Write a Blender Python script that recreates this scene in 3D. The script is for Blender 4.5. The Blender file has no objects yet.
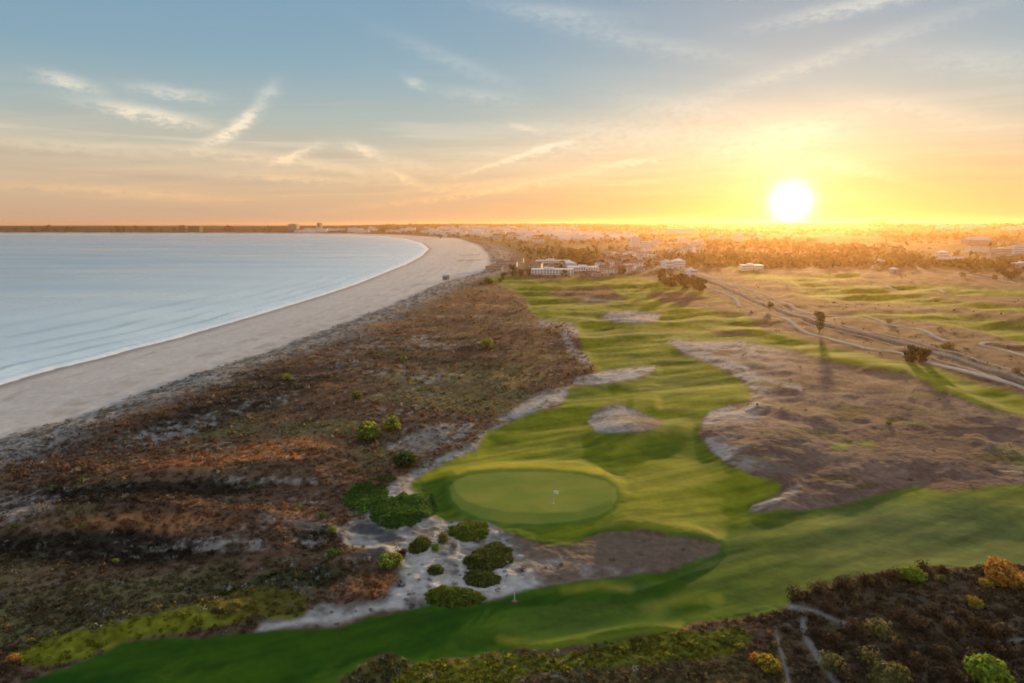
import bpy, math, random
import numpy as np
from mathutils import Vector, Matrix

random.seed(7)
RNG = np.random.default_rng(7)
scene = bpy.context.scene
COL = scene.collection

# ------------------------------------------------------------------ camera numbers
CAM_H = 50.0
F = 692.0; CX = 512.0; CY = 341.5; HOR = 225.0
TH = math.atan((CY-HOR)/F); CT, ST = math.cos(TH), math.sin(TH)
SEA_Z = -4.0
SUN_AZ = math.radians(22.2)      # clockwise from +Y (view axis)
SUN_EL = math.radians(4.4)

def px_ray(u, v):
    u = np.asarray(u, float); v = np.asarray(v, float)-CY
    return np.stack([u-CX+0*v, F*CT - v*ST, -F*ST - v*CT], -1)
def on_plane(u, v, z=0.0):
    d = px_ray(u, v); t = (z-CAM_H)/np.minimum(d[..., 2], -1e-3)
    return d[..., 0]*t, d[..., 1]*t
def chart(x, y, z=0.0):
    """survey chart of the ground: reference picture coordinates of a ground point"""
    dz = z-CAM_H
    f = y*CT - dz*ST; up = y*ST + dz*CT
    ok = f > 5
    f = np.where(ok, f, 5)
    u = CX + F*x/f; v = CY - F*up/f
    return np.where(ok, u, -9999.), np.where(ok, v, 3000.)

# ------------------------------------------------------------------ numpy noise
_P = RNG.permutation(256); _P = np.concatenate([_P, _P, _P])
_GA = RNG.uniform(0, 2*math.pi, 256); _GX, _GY = np.cos(_GA), np.sin(_GA)
def perlin(x, y):
    xi = np.floor(x); yi = np.floor(y); fx = x-xi; fy = y-yi
    xi = xi.astype(np.int64) & 255; yi = yi.astype(np.int64) & 255
    u = fx*fx*fx*(fx*(fx*6-15)+10); v = fy*fy*fy*(fy*(fy*6-15)+10)
    def g(ix, iy, dx, dy):
        h = _P[_P[ix]+iy]; return _GX[h]*dx + _GY[h]*dy
    a = g(xi, yi, fx, fy); b = g(xi+1, yi, fx-1, fy)
    c = g(xi, yi+1, fx, fy-1); d = g(xi+1, yi+1, fx-1, fy-1)
    return ((a+(b-a)*u)*(1-v) + (c+(d-c)*u)*v)*1.4
def fbm(x, y, oct=4, seed=0, gain=.5):
    s = 0; a = 1; t = 0
    for i in range(oct):
        s = s + a*perlin(x*2**i + 17.3*seed + 5.1*i, y*2**i - 11.7*seed + 3.3*i); t += a; a *= gain
    return s/t
def ridged(x, y, oct=3, seed=0):
    s = 0; a = 1; t = 0
    for i in range(oct):
        s = s + a*(1-2*np.abs(perlin(x*2**i+9.1*seed, y*2**i-4.7*seed))); t += a; a *= .5
    return s/t
def sst(a, b, x):
    t = np.clip((x-a)/(b-a), 0, 1); return t*t*(3-2*t)
def mix(a, b, t):
    if np.ndim(t) > 0: t = np.asarray(t)[..., None]
    return a+(b-a)*t

def seg_dist(x, y, pts):
    """distance to polyline, side sign (+ = right hand side when walking) """
    best = np.full(x.shape, 1e9); sg = np.ones(x.shape)
    for (ax, ay), (bx, by) in zip(pts[:-1], pts[1:]):
        dx, dy = bx-ax, by-ay; L = dx*dx+dy*dy+1e-9
        t = np.clip(((x-ax)*dx+(y-ay)*dy)/L, 0, 1)
        ex = x-ax-t*dx; ey = y-ay-t*dy; d = ex*ex+ey*ey
        m = d < best; best = np.where(m, d, best)
        sg = np.where(m, np.sign(dx*ey-dy*ex), sg)
    return np.sqrt(best), sg
def sdf(x, y, poly, pad=60):
    """positive inside"""
    out = np.full(x.shape, -1e3)
    P = np.array(poly, float)
    m = (x > P[:, 0].min()-pad) & (x < P[:, 0].max()+pad) & (y > P[:, 1].min()-pad) & (y < P[:, 1].max()+pad)
    if not m.any(): return out
    xs, ys = x[m], y[m]
    pts = [tuple(p) for p in P]+[tuple(P[0])]
    d, _ = seg_dist(xs, ys, pts)
    ins = np.zeros(xs.shape, bool)
    for (ax, ay), (bx, by) in zip(pts[:-1], pts[1:]):
        if ay == by: continue
        c = ((ay > ys) != (by > ys)) & (xs < (bx-ax)*(ys-ay)/(by-ay)+ax)
        ins ^= c
    out[m] = np.where(ins, d, -d)
    return out
def ell(u, v, cx, cy, rx, ry, ang=0.):
    c, s = math.cos(math.radians(ang)), math.sin(math.radians(ang))
    a = (u-cx)*c + (v-cy)*s; b = -(u-cx)*s + (v-cy)*c
    return 1-np.sqrt((a/rx)**2+(b/ry)**2)     # >0 inside

# ------------------------------------------------------------------ the survey (outlines on the ground)
SHORE = [(-420,585),(-160,440),(0,384),(57,368),(100,358),(130,349.5),(175,338.5),(200,331),(225,324),(256,315),(293,304),(326,294),
         (356,284),(386,272),(406,264),(421,256),(428.5,249),(421,243),(406,239),(381,236.2),(343,234.7),(306,234.2),(256,234.0),(180,234.0),(90,234.0),(0,233.8),(-200,233.8)]
sx, sy = on_plane([p[0] for p in SHORE], [p[1] for p in SHORE], SEA_Z)
SEA_POLY = [(-2500,-2500),(-420,-420)] + [(float(a), float(b)) for a, b in zip(sx, sy)] + [(-13500, 5000),(-13500,-2500)]
LAND_EDGE = [(-420,760),(-160,500),(0,436),(32,426),(75,414),(107,404),(130,394),(160,385),(190,373),(225,362),(256,353),(286,342),(318,331),(356,317),
        (386,305),(416,292),(441,281),(462,277),(478,272),(487,264),(486,254),(476,245),(456,238.5),(406,235.2),(343,233.4),(256,232.9),(0,232.6),(-200,232.6)]
lx, ly = on_plane([p[0] for p in LAND_EDGE], [p[1] for p in LAND_EDGE], -1.0)
LAND_POLY = [(-330,-420)] + [(float(a), float(b)) for a, b in zip(lx, ly)] + [(-13500,5200),(-13500,16500),(16500,16500),(16500,-2500),(-330,-2500)]

FAIR_MAIN = [(512,420),(537,412),(560,406),(566,398),(572,386),(600,384),(640,379),(655,370),(640,366),(600,372),(590,360),(583,350),(580,337),(577,324),
    (560,321),(542,319),(530,310),(527,299),(512,290),(498,283),(484,278),(482,275),(500,276),(543,280.5),(600,279),(627,275),(663,280),(700,290),(726,303),(745,316),(768,331),
    (800,337),(830,347),(860,352),(880,358),(903,361),(938,368),(968,381),(1024,396),(1120,425),(1120,452),(1024,417),(983,406),(943,391),(903,371),(870,368),(838,361),(800,352),(768,345),(745,341),(700,341),(672,338),
    (667,342),(682,354),(700,360),(724,371),(745,384),(752,396),(747,403),(730,404),(709,410),(702,420),(700,436),(710,451),(727,465),(745,473),(768,480),(784,485),(778,495),
    (752,505),(750,511),(768,513),(800,512),(818,510),(843,505),(868,499),(893,490),(918,487),(943,490),(993,487),(1024,486),(1150,480),(1150,560),
    (1024,563),(955,567),(920,566),(884,571),(836,583),(816,591),(791,597),(786,606),(768,612),(730,619),(694,624),(674,631),(644,635),(613,639),(578,647),(550,652),
    (525,648),(512,648),(463,657),(413,662),(393,652),(357,664),(330,690),(250,760),(-60,760),(20,683),(60,670),(100,656),(125,642),(165,638),(200,639),(235,634),(256,633),(299,629),(340,628),(367,616),(388,613),
    (413,609),(433,607),(471,606),(512,595),(542,587),(575,583),(628,576),(664,572),(694,561),(722,553),(721,543),(700,540),(687,537),(667,536.5),(642,531),(612,530),(594,534),(582,541),(570,545),(549,545),(530,538),
    (512,532),(504,531),(489,521),(448,521),(431,514),(431,500),(410,490),(413,480),(431,470),(451,462),(476,450),(488,432),(506,424)]
GREEN = [(449,487),(456,480),(470,475),(500,472),(540,472),(580,475),(605,481),(615,488),(617,497),(612,508),(598,516),(575,521),(540,524),(505,523),(480,518),(462,510),(452,500)]
DIRT_FRONT = [(504,533),(512,534),(530,540),(549,547),(570,547),(582,543),(594,535),(612,531),(642,532),(667,538),(687,538),(700,541),(719,544),(722,553),(694,561),(664,571),(628,575),(575,582),(542,586),(520,560)]
WASTE = [(431,500),(431,514),(448,521),(489,521),(504,531),(520,548),(535,570),(545,586),(512,595),(471,606),(433,607),(388,613),(367,616),(340,627),(299,628),(256,632),
    (262,622),(300,616),(320,604),(345,606),(380,600),(400,580),(398,560),(370,550),(340,545),(345,530),(365,520),(372,505),(380,492),(400,478),(430,462),(470,446),(486,434),(500,424),(520,405),(545,392),(572,386),(566,400),(537,412),(512,422),(488,434),(476,452),(431,472),(410,488)]
MOUND = [(586,422),(594,413),(606,406),(619,404),(642,411),(662,421),(660,428),(645,432),(624,433),(597,433)]
SAND_A = [(572,385),(577,377),(600,372),(625,368),(655,366),(654,371),(640,378),(620,381),(598,384)]
MOUND_B = [(600,318),(611,312),(630,310),(662,314),(660,320),(640,324),(618,323)]
DUNE_R = [(667,342),(672,337),(700,341),(745,341),(768,345),(800,352),(838,361),(870,368),(903,371),(943,391),(983,406),(1024,417),(1150,452),(1150,480),(1024,486),(993,487),(943,490),(918,487),(893,490),
    (868,499),(843,505),(818,510),(800,512),(768,513),(750,511),(752,505),(778,495),(784,485),(768,480),(745,473),(727,465),(710,451),(700,436),(702,420),(709,410),(730,404),(747,403),(752,396),(745,384),(724,371),(700,360),(682,354)]
FAR_FAIR = [[(815,318),(860,313),(905,312),(950,313),(980,318),(1024,322),(1100,328),(1100,352),(1024,344),(995,336),(960,328),(925,322),(880,318)],
            [(790,293),(840,288),(885,290),(940,298),(1000,305),(1100,310),(1100,318),(1000,312),(930,306),(870,303),(820,300)],
            [(720,262),(760,272),(800,276),(860,272),(862,279),(800,283),(745,279)],
            [(790,282),(860,284),(960,286),(1060,292),(1060,299),(960,296),(880,291),(800,290)]]
BROWN_UP = [[(545,289),(575,287),(607,286),(620,293),(628,301),(590,303),(560,298)], [(640,291),(690,292),(726,303),(740,316),(700,309),(660,302)], [(700,328),(745,331),(760,336),(720,336)]]
SAND_STRIPS = [([(532,289),(545,294)],2),([(530,306),(556,306)],2.2),([(585,299),(625,302)],1.6),([(560,300),(585,302)],1.5),([(543,322),(565,325),(577,332)],6),([(566,335),(572,352),(590,362)],5),
    ([(667,341),(690,344),(745,341)],3.2),([(690,352),(720,360),(745,368)],4),([(745,372),(768,380),(800,388)],2.5),
    ([(750,510),(775,500),(800,488)],4),([(1000,472),(1024,472)],1.4),
    ([(500,424),(515,416),(540,402),(560,396)],7),([(480,436),(500,428)],3),([(438,462),(470,446)],4),([(395,500),(420,485),(440,470)],3),([(418,500),(432,520),(445,530)],3)]
GRASS_ROUGH = [ # olive / bright ground cover in the heath, closed shapes: (poly, colour)
    ([(10,655),(40,640),(90,628),(130,618),(180,608),(230,600),(262,592),(300,592),(309,603),(304,615),(290,620),(256,616),(220,624),(175,634),(130,641),(100,654),(60,666),(30,668)], (.15,.15,.010)),
    ([(200,602),(256,588),(300,590),(309,602),(302,617),(270,616),(215,618)], (.085,.07,.015)),
    ([(345,497),(352,486),(370,484),(388,490),(384,502),(366,512),(350,508)], (.045,.11,.012)),
    ([(560,590),(575,582),(600,581),(640,583),(650,590),(620,597),(580,599)], (.05,.075,.02)),
    ([(513,652),(550,656),(585,650),(620,642),(660,634),(700,630),(740,628),(752,640),(735,655),(700,662),(650,663),(600,668),(540,672),(500,690),(400,720),(390,672),(430,662),(470,659)], (.125,.125,.014)),
    ([(540,680),(600,670),(700,664),(760,652),(786,640),(800,800),(540,800)], (.10,.075,.032)),
    ([(357,664),(393,652),(413,662),(390,680),(350,700),(320,700)], (.07,.065,.02)),
]
PONDS = [(388,540,17,7,-4),(306,524,18,7,0),(370,553,20,6,-8),(372,530,15,5,0)]

# crest lines: (chart points of the visible crest, height m, near width px, far width px)
CRESTS = [
 ([(-60,528),(0,520),(80,510),(160,505),(240,512),(330,522)], 3.0, 15, 17),
 ([(20,498),(60,486),(130,476),(200,471),(270,466),(345,458)], 2.6, 13, 15),
 ([(60,440),(130,428),(200,412),(300,395),(360,392)], 1.6, 9, 11),
 ([(-60,600),(0,585),(60,572),(140,562)], 1.5, 16, 20),
 ([(180,548),(240,545),(300,548)], 1.6, 12, 14),
 ([(320,572),(350,560),(400,556)], 1.3, 12, 12),
 ([(418,478),(440,471),(490,466),(540,466),(580,469),(606,473)], 1.1, 4, 8),
 ([(620,447),(648,433),(690,428)], 1.1, 9, 12),
 ([(628,407),(660,403)], .8, 5, 9),
 ([(600,524),(625,522),(650,523),(680,527),(722,533)], 1.4, 11, 24),
 ([(500,640),(530,648),(578,642),(620,635),(680,626)], .8, 7, 12),
 ([(660,605),(690,600),(720,600)], .3, 14, 18),
 ([(565,590),(600,584),(630,588)], .35, 8, 10),
 ([(800,350),(838,359),(870,365),(903,369),(943,388),(983,403),(1024,414)], 1.3, 5, 9),
 ([(740,405),(768,409),(835,424)], 1.0, 6, 9),
 ([(768,432),(800,446),(860,464),(940,461),(990,467)], .7, 10, 12),
 ([(560,339),(600,342),(655,336)], .9, 4, 9),
 ([(535,312),(575,316),(600,322)], .8, 4, 7),
 ([(530,300),(560,299),(590,300)], .8, 3, 5),
 ([(610,385),(640,388),(660,384)], .7, 4, 8),
 ([(680,317),(740,318),(800,322)], .8, 3, 5),
 ([(700,328),(760,331),(800,340)], .8, 3, 5),
 ([(60,640),(130,620),(200,613),(240,608)], .9, 9, 10),
]
def px_per_m(v):
    x, D = on_plane(512., v); return F/np.maximum(np.hypot(D, CAM_H), 1)

def height(x, y, detail=True):
    x = np.asarray(x, float); y = np.asarray(y, float)
    r = np.hypot(x, y)
    u, v = chart(x, y)
    ds = -sdf(x, y, SEA_POLY, 40000)          # + inland
    dl = sdf(x, y, LAND_POLY, 40000)
    # land
    fm = sst(-13, 9, sdf(u, v, FAIR_MAIN))
    for p in FAR_FAIR: fm = np.maximum(fm, sst(-2, 3, sdf(u, v, p)))
    near = 1-sst(500, 1300, r)
    a = math.radians(58)                       # dune trend
    xr = x*math.cos(a)+y*math.sin(a); yr = -x*math.sin(a)+y*math.cos(a)
    z = 0.6*fbm(x/90, y/70, 2, 1)
    dn = 1.7*ridged(xr/60+fbm(x/50, y/50, 2, 4)*.5, yr/26, 3, 2)
    dn = np.maximum(dn, -0.9)
    z = z + dn*(1-fm)*near*.75 + dn*(1-fm)*(1-near)*1.4
    z = z + fm*1.5*fbm((x+.4*y)/70+3, (y-.4*x)/26, 3, 5)*(1+1.4*sst(220, 600, r))
    gs = sst(-15, 4, sdf(u, v, GREEN))
    for pts, H, wn, wf in CRESTS:
        P = []
        for (pu, pv) in pts: P.append((pu, pv+H*px_per_m(pv)*.95))
        d, sg = seg_dist(u, v, P)
        tt = (u-P[0][0])/(P[-1][0]-P[0][0]+1e-9); H = H*sst(-.08, .22, tt)*sst(1.08, .78, tt)
        # image-down side is the near side
        (x0, y0), (x1, y1) = P[0], P[-1]
        nearside = sg*np.sign(x1-x0) > 0
        z = z + H*np.exp(-(d/np.where(nearside, wn, wf))**2)*(1-gs)
    z = z*(1-gs) + gs*(1.45+.22*fbm(x/15, y/15, 2, 9))
    z = z + 1.9*sst(0, .9, ell(u, v, 624, 432, 46, 26))
    z = z + 2.0*sst(0, .9, ell(u, v, 632, 324, 36, 11))
    z = z + 1.4*sst(0, .9, ell(u, v, 760, 450, 66, 52))
    z = z + .5*sst(0, .9, ell(u, v, 900, 440, 150, 50))
    if detail:
        z = z + (1-fm)*(0.35*fbm(x/6, y/6, 3, 11))*(1-sst(400, 900, r))
        z = z + fm*(1-gs)*0.10*fbm(x/11, y/8, 2, 12)
        z = z + (1-fm)*.16*fbm(x/1.6, y/1.6, 2, 13)*(1-sst(120, 300, r))
    # the plain and the hills behind it
    town = sst(2300, 5200, r)
    hill = 27*town + 38*sst(4300, 7200, r) + 26*sst(7000, 11500, r)
    hill = hill + town*(22*fbm(x/900, y/1500, 4, 21) + 7*ridged(x/600, y/900, 3, 22))
    east = sst(60, 900, x)*sst(900, 2600, r)
    hill = hill + east*(12+9*fbm(x/500, y/420, 3, 23))
    hill = hill + 12*np.exp(-((x-.545*y)/(.03*y+60))**2)*np.exp(-((y-3400)/900)**2)
    west = sst(-600, -2600, x)
    hill = np.where(hill > 50, 50+(hill-50)*.45, hill)*(1-.42*west)
    z = z + hill*sst(0, 900, dl)
    z = np.maximum(z, -1.2+.25*fbm(x/20, y/20, 2, 14))
    # beach and sea bed
    beach = SEA_Z + 2.6*np.clip(ds/np.clip(ds+np.maximum(-dl, 0)+1, 12, 1e9), 0, 1) + .1*fbm(xr/30, yr/6, 2, 15)*sst(0, 6, ds)
    beach = np.where(ds < 0, SEA_Z+np.maximum(ds*.05, -3), beach)
    k = sst(-3, 14+.01*r, dl+3*fbm(x/14, y/14, 2, 16))
    k = np.where(ds < 1, 0, k)
    return beach*(1-k) + z*k, ds, dl, k

# ------------------------------------------------------------------ terrain grid (polar, finer near the viewpoint)
def grid():
    vs = np.arange(760, 252, -1.0)
    _, r1 = on_plane(np.full(vs.shape, 512.), vs)
    r2 = [r1[-1]]
    while r2[-1] < 12000: r2.append(r2[-1]*1.022)
    r2[-1] = 12000
    r0 = np.geomspace(4, r1[0]*.97, 26)
    R = np.concatenate([r0, r1, r2[1:]])
    dense = np.radians(np.arange(-44, 44.01, .105))
    side = np.radians(np.concatenate([np.arange(44.4, 60, .4), np.arange(60, 180, 3.)]))
    A = np.concatenate([-side[::-1], dense, side, [math.pi]])
    return R, A
R_, A_ = grid(); NR, NA = len(R_), len(A_)
AA, RR = np.meshgrid(A_, R_)
X = RR*np.sin(AA); Y = RR*np.cos(AA)
Z, DS, DL, KL = height(X, Y)
Z[:, 0] = Z[:, -1] = (Z[:, 0]+Z[:, -1])/2
def ground_z(x, y):
    """height of the terrain mesh itself"""
    x = np.asarray(x, float); y = np.asarray(y, float)
    r = np.hypot(x, y); a = np.arctan2(x, y)
    fi = np.clip(np.interp(r, R_, np.arange(NR)), 0, NR-1.001); fj = np.clip(np.interp(a, A_, np.arange(NA)), 0, NA-1.001)
    i = fi.astype(int); j = fj.astype(int); s = fi-i; t = fj-j
    return (Z[i, j]*(1-s)*(1-t)+Z[i+1, j]*s*(1-t)+Z[i, j+1]*(1-s)*t+Z[i+1, j+1]*s*t)
def at(u, v):
    """ground point seen at chart position (first hit along the sight line)"""
    u = np.atleast_1d(np.asarray(u, float)); v = np.atleast_1d(np.asarray(v, float))
    d = px_ray(u, v)
    t0 = (12-CAM_H)/np.minimum(d[:, 2], -2.0)
    t1 = (-5-CAM_H)/np.minimum(d[:, 2], -2.0)
    far = 14000/np.maximum(d[:, 1], 1)
    lo = np.where(d[:, 1]*t0 > 1200, 1200/d[:, 1], np.maximum(t0, 0)); hi = np.minimum(t1, far)
    n = 160; hit = hi.copy(); done = np.zeros(u.shape, bool)
    for k in range(1, n+1):
        t = lo*(hi/np.maximum(lo, 1e-6))**(k/n) if True else 0
        x = d[:, 0]*t; y = d[:, 1]*t; zz = CAM_H+d[:, 2]*t
        below = (zz <= ground_z(x, y)) & ~done
        hit = np.where(below, t, hit); done |= below
    x = d[:, 0]*hit; y = d[:, 1]*hit
    return x, y, ground_z(x, y)
def at1(u, v):
    x, y, z = at(u, v); return float(x[0]), float(y[0]), float(z[0])

# ------------------------------------------------------------------ ground colours (albedo)
U, V = chart(X, Y, Z)
def srgbish(*c): return np.array(c, float)
NB = fbm(X/45, Y/30, 4, 31); NC = fbm(X/12, Y/9, 4, 32); ND = fbm(X/3.2, Y/2.6, 3, 33); NE = fbm(X/1.1, Y/1.0, 2, 34)
wu = 2.2*fbm(U/18, V/11, 3, 41); wv = 1.4*fbm(U/18+7, V/11+3, 3, 42)
su, sv = U+wu*.8, V+wv*.7
BROWN = srgbish(.115, .066, .042); RUST = srgbish(.25, .112, .048); OLIVE = srgbish(.13, .105, .048); DARK = srgbish(.035, .028, .02)
GREY = srgbish(.25, .215, .185); SAND = srgbish(.50, .445, .40); BEACH = srgbish(.50, .44, .395)
def fields(U, V, X, Y, NBv, NCv):
    rust_lit = .22+1.1*NBv
    olive = .28+.9*fbm(X/38+9, Y/26, 3, 51)
    grey = .06+.8*fbm(X/30-4, Y/22, 3, 52)
    dark = .15+.8*fbm(X/34+2, Y/16+5, 3, 53)
    def b(cx, cy, rx, ry, ang=0): return sst(0, .7, ell(U, V, cx, cy, rx, ry, ang))
    rust_lit = rust_lit + .8*b(160,522,170,16)+.9*b(200,462,200,17,-8)+.9*b(372,584,62,20)+.5*b(320,450,90,22)+.4*b(430,330,120,22)+.5*b(40,498,60,14)  # rusty heath, plus sunlit ridge bands painted in as orange
    rust_lit = rust_lit + .5*b(470,300,90,20)-.9*b(110,612,170,36,-8)-.3*b(420,390,120,30)
    olive = olive+.9*b(110,610,180,40,-8)+.6*b(470,385,110,34)+.8*b(330,428,70,12,-8)+.3*b(400,460,90,18)
    dark = dark+.9*b(150,492,190,13,-3)+.9*b(110,548,190,24,2)+.7*b(240,400,130,26,-18)+.6*b(330,540,60,20)+.7*b(880,630,150,70)+.6*b(300,575,70,24)+.3*b(430,350,110,30)+.4*b(1000,458,60,6)  # dark heath, plus painted shade on the near slopes of the left ridges
    grey = grey+.7*b(20,510,60,24)+.6*b(190,425,150,14,-17)+.9*b(440,436,66,18,-14)+.5*b(260,480,130,8)+.5*b(300,600,60,20)+.6*b(210,545,120,12)+.45*b(400,375,90,10)+.8*b(395,535,70,26)+.4*b(380,345,120,14)
    rust_lit = rust_lit -1.5*b(920,640,200,80)-.2
    return rust_lit, olive, grey, dark
rust_lit, olive, grey, dark = fields(U, V, X, Y, NB, NC)
C = np.zeros(X.shape+(3,))+BROWN
C = mix(C, OLIVE, np.clip(sst(.2, .9, olive+.5*NC), 0, 1))
C = mix(C, RUST*1.12, sst(.25, 1.1, rust_lit+.7*NC+.4*ND))
C = mix(C, DARK*.8, sst(.15, .9, dark+.6*NC+.3*ND))
C = mix(C, srgbish(.028, .040, .014), .8*sst(0, .7, ell(U, V, 240, 578, 170, 26, -4))*sst(-.2, .3, NC))
C = mix(C, GREY, .75*sst(.3, .95, grey+.9*ND+.4*NC+.3*NE))
C = C*(1.05+.5*np.clip(NE, -1, 1)+.3*ND)[..., None]
# tan pale heath of the right hand dune
dr = sst(-3, 4, sdf(su, sv, DUNE_R)+3*NC+2*ND)
CR = mix(srgbish(.12, .075, .058), srgbish(.215, .142, .108), sst(-.3, .5, NB+.6*NC+.4*ND))*(1+.22*NE+.2*ND)[..., None]
CR = mix(CR, srgbish(.13, .12, .045), sst(.12, .5, fbm(X/26+4, Y/14, 3, 61)+.3*NC))
CR = mix(CR, srgbish(.115, .085, .065), .7*sst(.0, .5, fbm(X/30, Y/10+4, 3, 62)+.5*ND))
for e in [(835,478,34,5,0),(868,486,16,5,0),(1000,458,40,5,0),(890,420,12,4,0),(740,461,9,4,0),(850,412,26,8,0)]:
    CR = mix(CR, srgbish(.085, .06, .025), .8*sst(0, .6, ell(su, sv, *e)))
for e in [(868,444,12,4,0),(840,446,14,4,0)]:
    CR = mix(CR, srgbish(.16, .17, .03), sst(0, .6, ell(su, sv, *e)))
rim = .7*sst(0, 1, dr)*sst(478, 455, V)*(1-sst(2, 30, sdf(su, sv, DUNE_R)))*sst(820, 740, U)
CR = mix(CR, SAND*.85, np.clip(rim*1.1*sst(-.35, .25, NC+.6*ND), 0, 1))
C = mix(C, CR, dr)
C = mix(C, srgbish(.15, .105, .075), sst(-2, 2, sdf(su, sv, DIRT_FRONT)))
lowd = sst(-2, 8, sdf(su, sv, [(512,560),(560,556),(600,566),(690,560),(720,552),(694,562),(650,573),(575,584),(512,598)]))
C = mix(C, SAND*.7, lowd*.8*sst(-.2, .4, NC+.6*ND))
ws = sst(-4, 5, sdf(su, sv, WASTE)+7*NC+5*ND)
WS = mix(SAND*.66, srgbish(.13, .105, .085), sst(-.12, .3, .7*NC+.8*ND+.25*NE)*.85)*(1+.2*NE)[..., None]
for pts, w in [([(375,612),(395,602),(412,588),(432,584),(470,588),(520,586),(545,588)],6),([(395,602),(410,580),(425,560),(440,540),(455,524)],7),([(455,524),(458,545),(462,575)],3),([(500,570),(515,580),(500,592)],6),([(345,622),(375,614),(400,606)],4),([(262,628),(300,622),(340,616)],3),([(378,508),(392,500),(402,496)],5)]:
    d, _ = seg_dist(su, sv, pts); WS = mix(WS, SAND*.88, sst(w*1.5, w*.3, d+3*ND+3*NC)*.85)
C = mix(C, WS, ws)
for pts, w in SAND_STRIPS:
    d, _ = seg_dist(su, sv, pts); C = mix(C, SAND*.68, sst(w*1.3, w*.3, d+w*.9*(ND+NC))*.8*sst(-.6, .2, NC+ND))
# right plain between the holes
plain = sst(690, 760, U)*sst(378, 340, V+.0*U-(U-900)*.12)*(1-dr)
C = mix(C, mix(srgbish(.11,.07,.04), srgbish(.23,.145,.095), sst(-.2,.4,NC+.5*NB))*(1+.3*ND)[..., None], plain*.9)
# far land
farm = sst(700, 1500, RR)
FN = fbm(X/300, Y/500, 4, 71)
CF = mix(srgbish(.075, .046, .024), srgbish(.17, .10, .055), sst(-.2, .3, FN+.5*NB))*(1+.35*fbm(X/70, Y/260, 3, 75))[..., None]
CF = mix(CF, srgbish(.06, .062, .055), .8*sst(-300, -1500, X))
CF = mix(CF, srgbish(.045, .05, .022), sst(-.02, .25, fbm(X/160, Y/420, 4, 72))*.85)
C = mix(C, CF, farm)
# upper left scrub before the town
# lush low cover
for poly, c in GRASS_ROUGH:
    m = sst(-3, 3, sdf(su, sv, poly)+5*ND+4*NC)
    C = mix(C, np.array(c)*(1+.5*np.clip(ND+NE, -.9, .9))[..., None], m*.92)
for e in PONDS:
    C = mix(C, srgbish(.055, .055, .06), .85*sst(-.15, .3, ell(su+9*NC, sv+5*ND, *e)+.6*NC))
# fairways
fs = sdf(U+wu*.25, V+wv*.25, FAIR_MAIN)
g = sst(-2.4, 2.0, fs+4.2*NC+3.2*ND*sst(420,150,RR))
for p in BROWN_UP: g = g*(1-sst(-1, 2, sdf(su, sv, p)+1.5*NC))
for p in (MOUND, SAND_A, MOUND_B): g = g*(1-sst(-1, 1, sdf(su, sv, p)+3.5*NC+2*ND))
for p in FAR_FAIR: g = np.maximum(g, sst(-1, 1.5, sdf(su, sv, p)+1.2*NC))
GN = fbm(X/50, Y/30, 4, 81); GM = fbm(X/9, Y/6, 4, 82)
a2 = math.radians(28); GS = fbm((X*math.cos(a2)+Y*math.sin(a2))/26, (-X*math.sin(a2)+Y*math.cos(a2))/2.6, 4, 83)
CG = mix(srgbish(.048, .100, .010), srgbish(.178, .190, .011), sst(-.45, .35, GN+.35*GM+.35*GS))
CG = mix(CG, srgbish(.215, .205, .03), .6*sst(.1, .7, GN+.4*GM))
CG = mix(CG, srgbish(.14, .15, .075), .5*sst(720, 900, U)*sst(480, 530, V))       # thinner dry sward on the right
CG = mix(CG, srgbish(.020, .072, .006), .85*sst(760, 620, U)*sst(560, 610, V))
CG = mix(CG, srgbish(.05, .085, .02), .6*sst(660, 760, U)*sst(500, 580, V))
CG = mix(CG, srgbish(.035, .10, .014), .45*sst(7, 1, fs)*sst(470, 520, V))
CG = CG*(1+.26*GM+.40*GS+.12*NE+.14*ND)[..., None]
for e in [(625,586,50,12,0),(720,560,60,10,-20)]:
    CG = mix(CG, srgbish(.17, .16, .12), .3*sst(0, .8, ell(su, sv, *e))*sst(-.2, .3, GS))
CG = mix(CG, srgbish(.22, .20, .06), .45*sst(0, .8, ell(su, sv, 655,608,24,12)))
# sunlit crest bands painted into the turf colour in a hay yellow
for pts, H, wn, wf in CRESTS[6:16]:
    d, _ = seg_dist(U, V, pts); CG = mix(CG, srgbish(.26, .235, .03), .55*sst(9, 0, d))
d, _ = seg_dist(U, V, [(425,478),(445,472),(490,466.5),(540,466),(585,470),(600,471)]); CG = mix(CG, srgbish(.30, .27, .015), .8*sst(6, 1, d+1.5*NC))  # sunlit strip behind the green, painted into the turf colour
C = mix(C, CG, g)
gg = sst(-1, 1, sdf(U, V, GREEN))
CGR = mix(srgbish(.165, .205, .032), srgbish(.215, .225, .038), sst(-.3, .3, GM))*(1+.05*GS)[..., None]
collar = sst(-6, -2, sdf(U, V, GREEN))*(1-gg)
C = mix(C, srgbish(.075, .135, .02), collar*g*.8)
C = mix(C, CGR, gg)
for p, k in ((MOUND, .72), (SAND_A, .95), (MOUND_B, .85)):
    m = sst(-1, 1.5, sdf(su, sv, p)+3.5*NC+2*ND)
    cc = mix(SAND*k*.86, srgbish(.135, .095, .072), np.clip(sst(-.2, .35, NC+.6*ND)*.75+.7*sst(618, 648, U)*(1 if p is MOUND else 0), 0, .9))*(1+.2*NE)[..., None]
    C = mix(C, cc, m)
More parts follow.
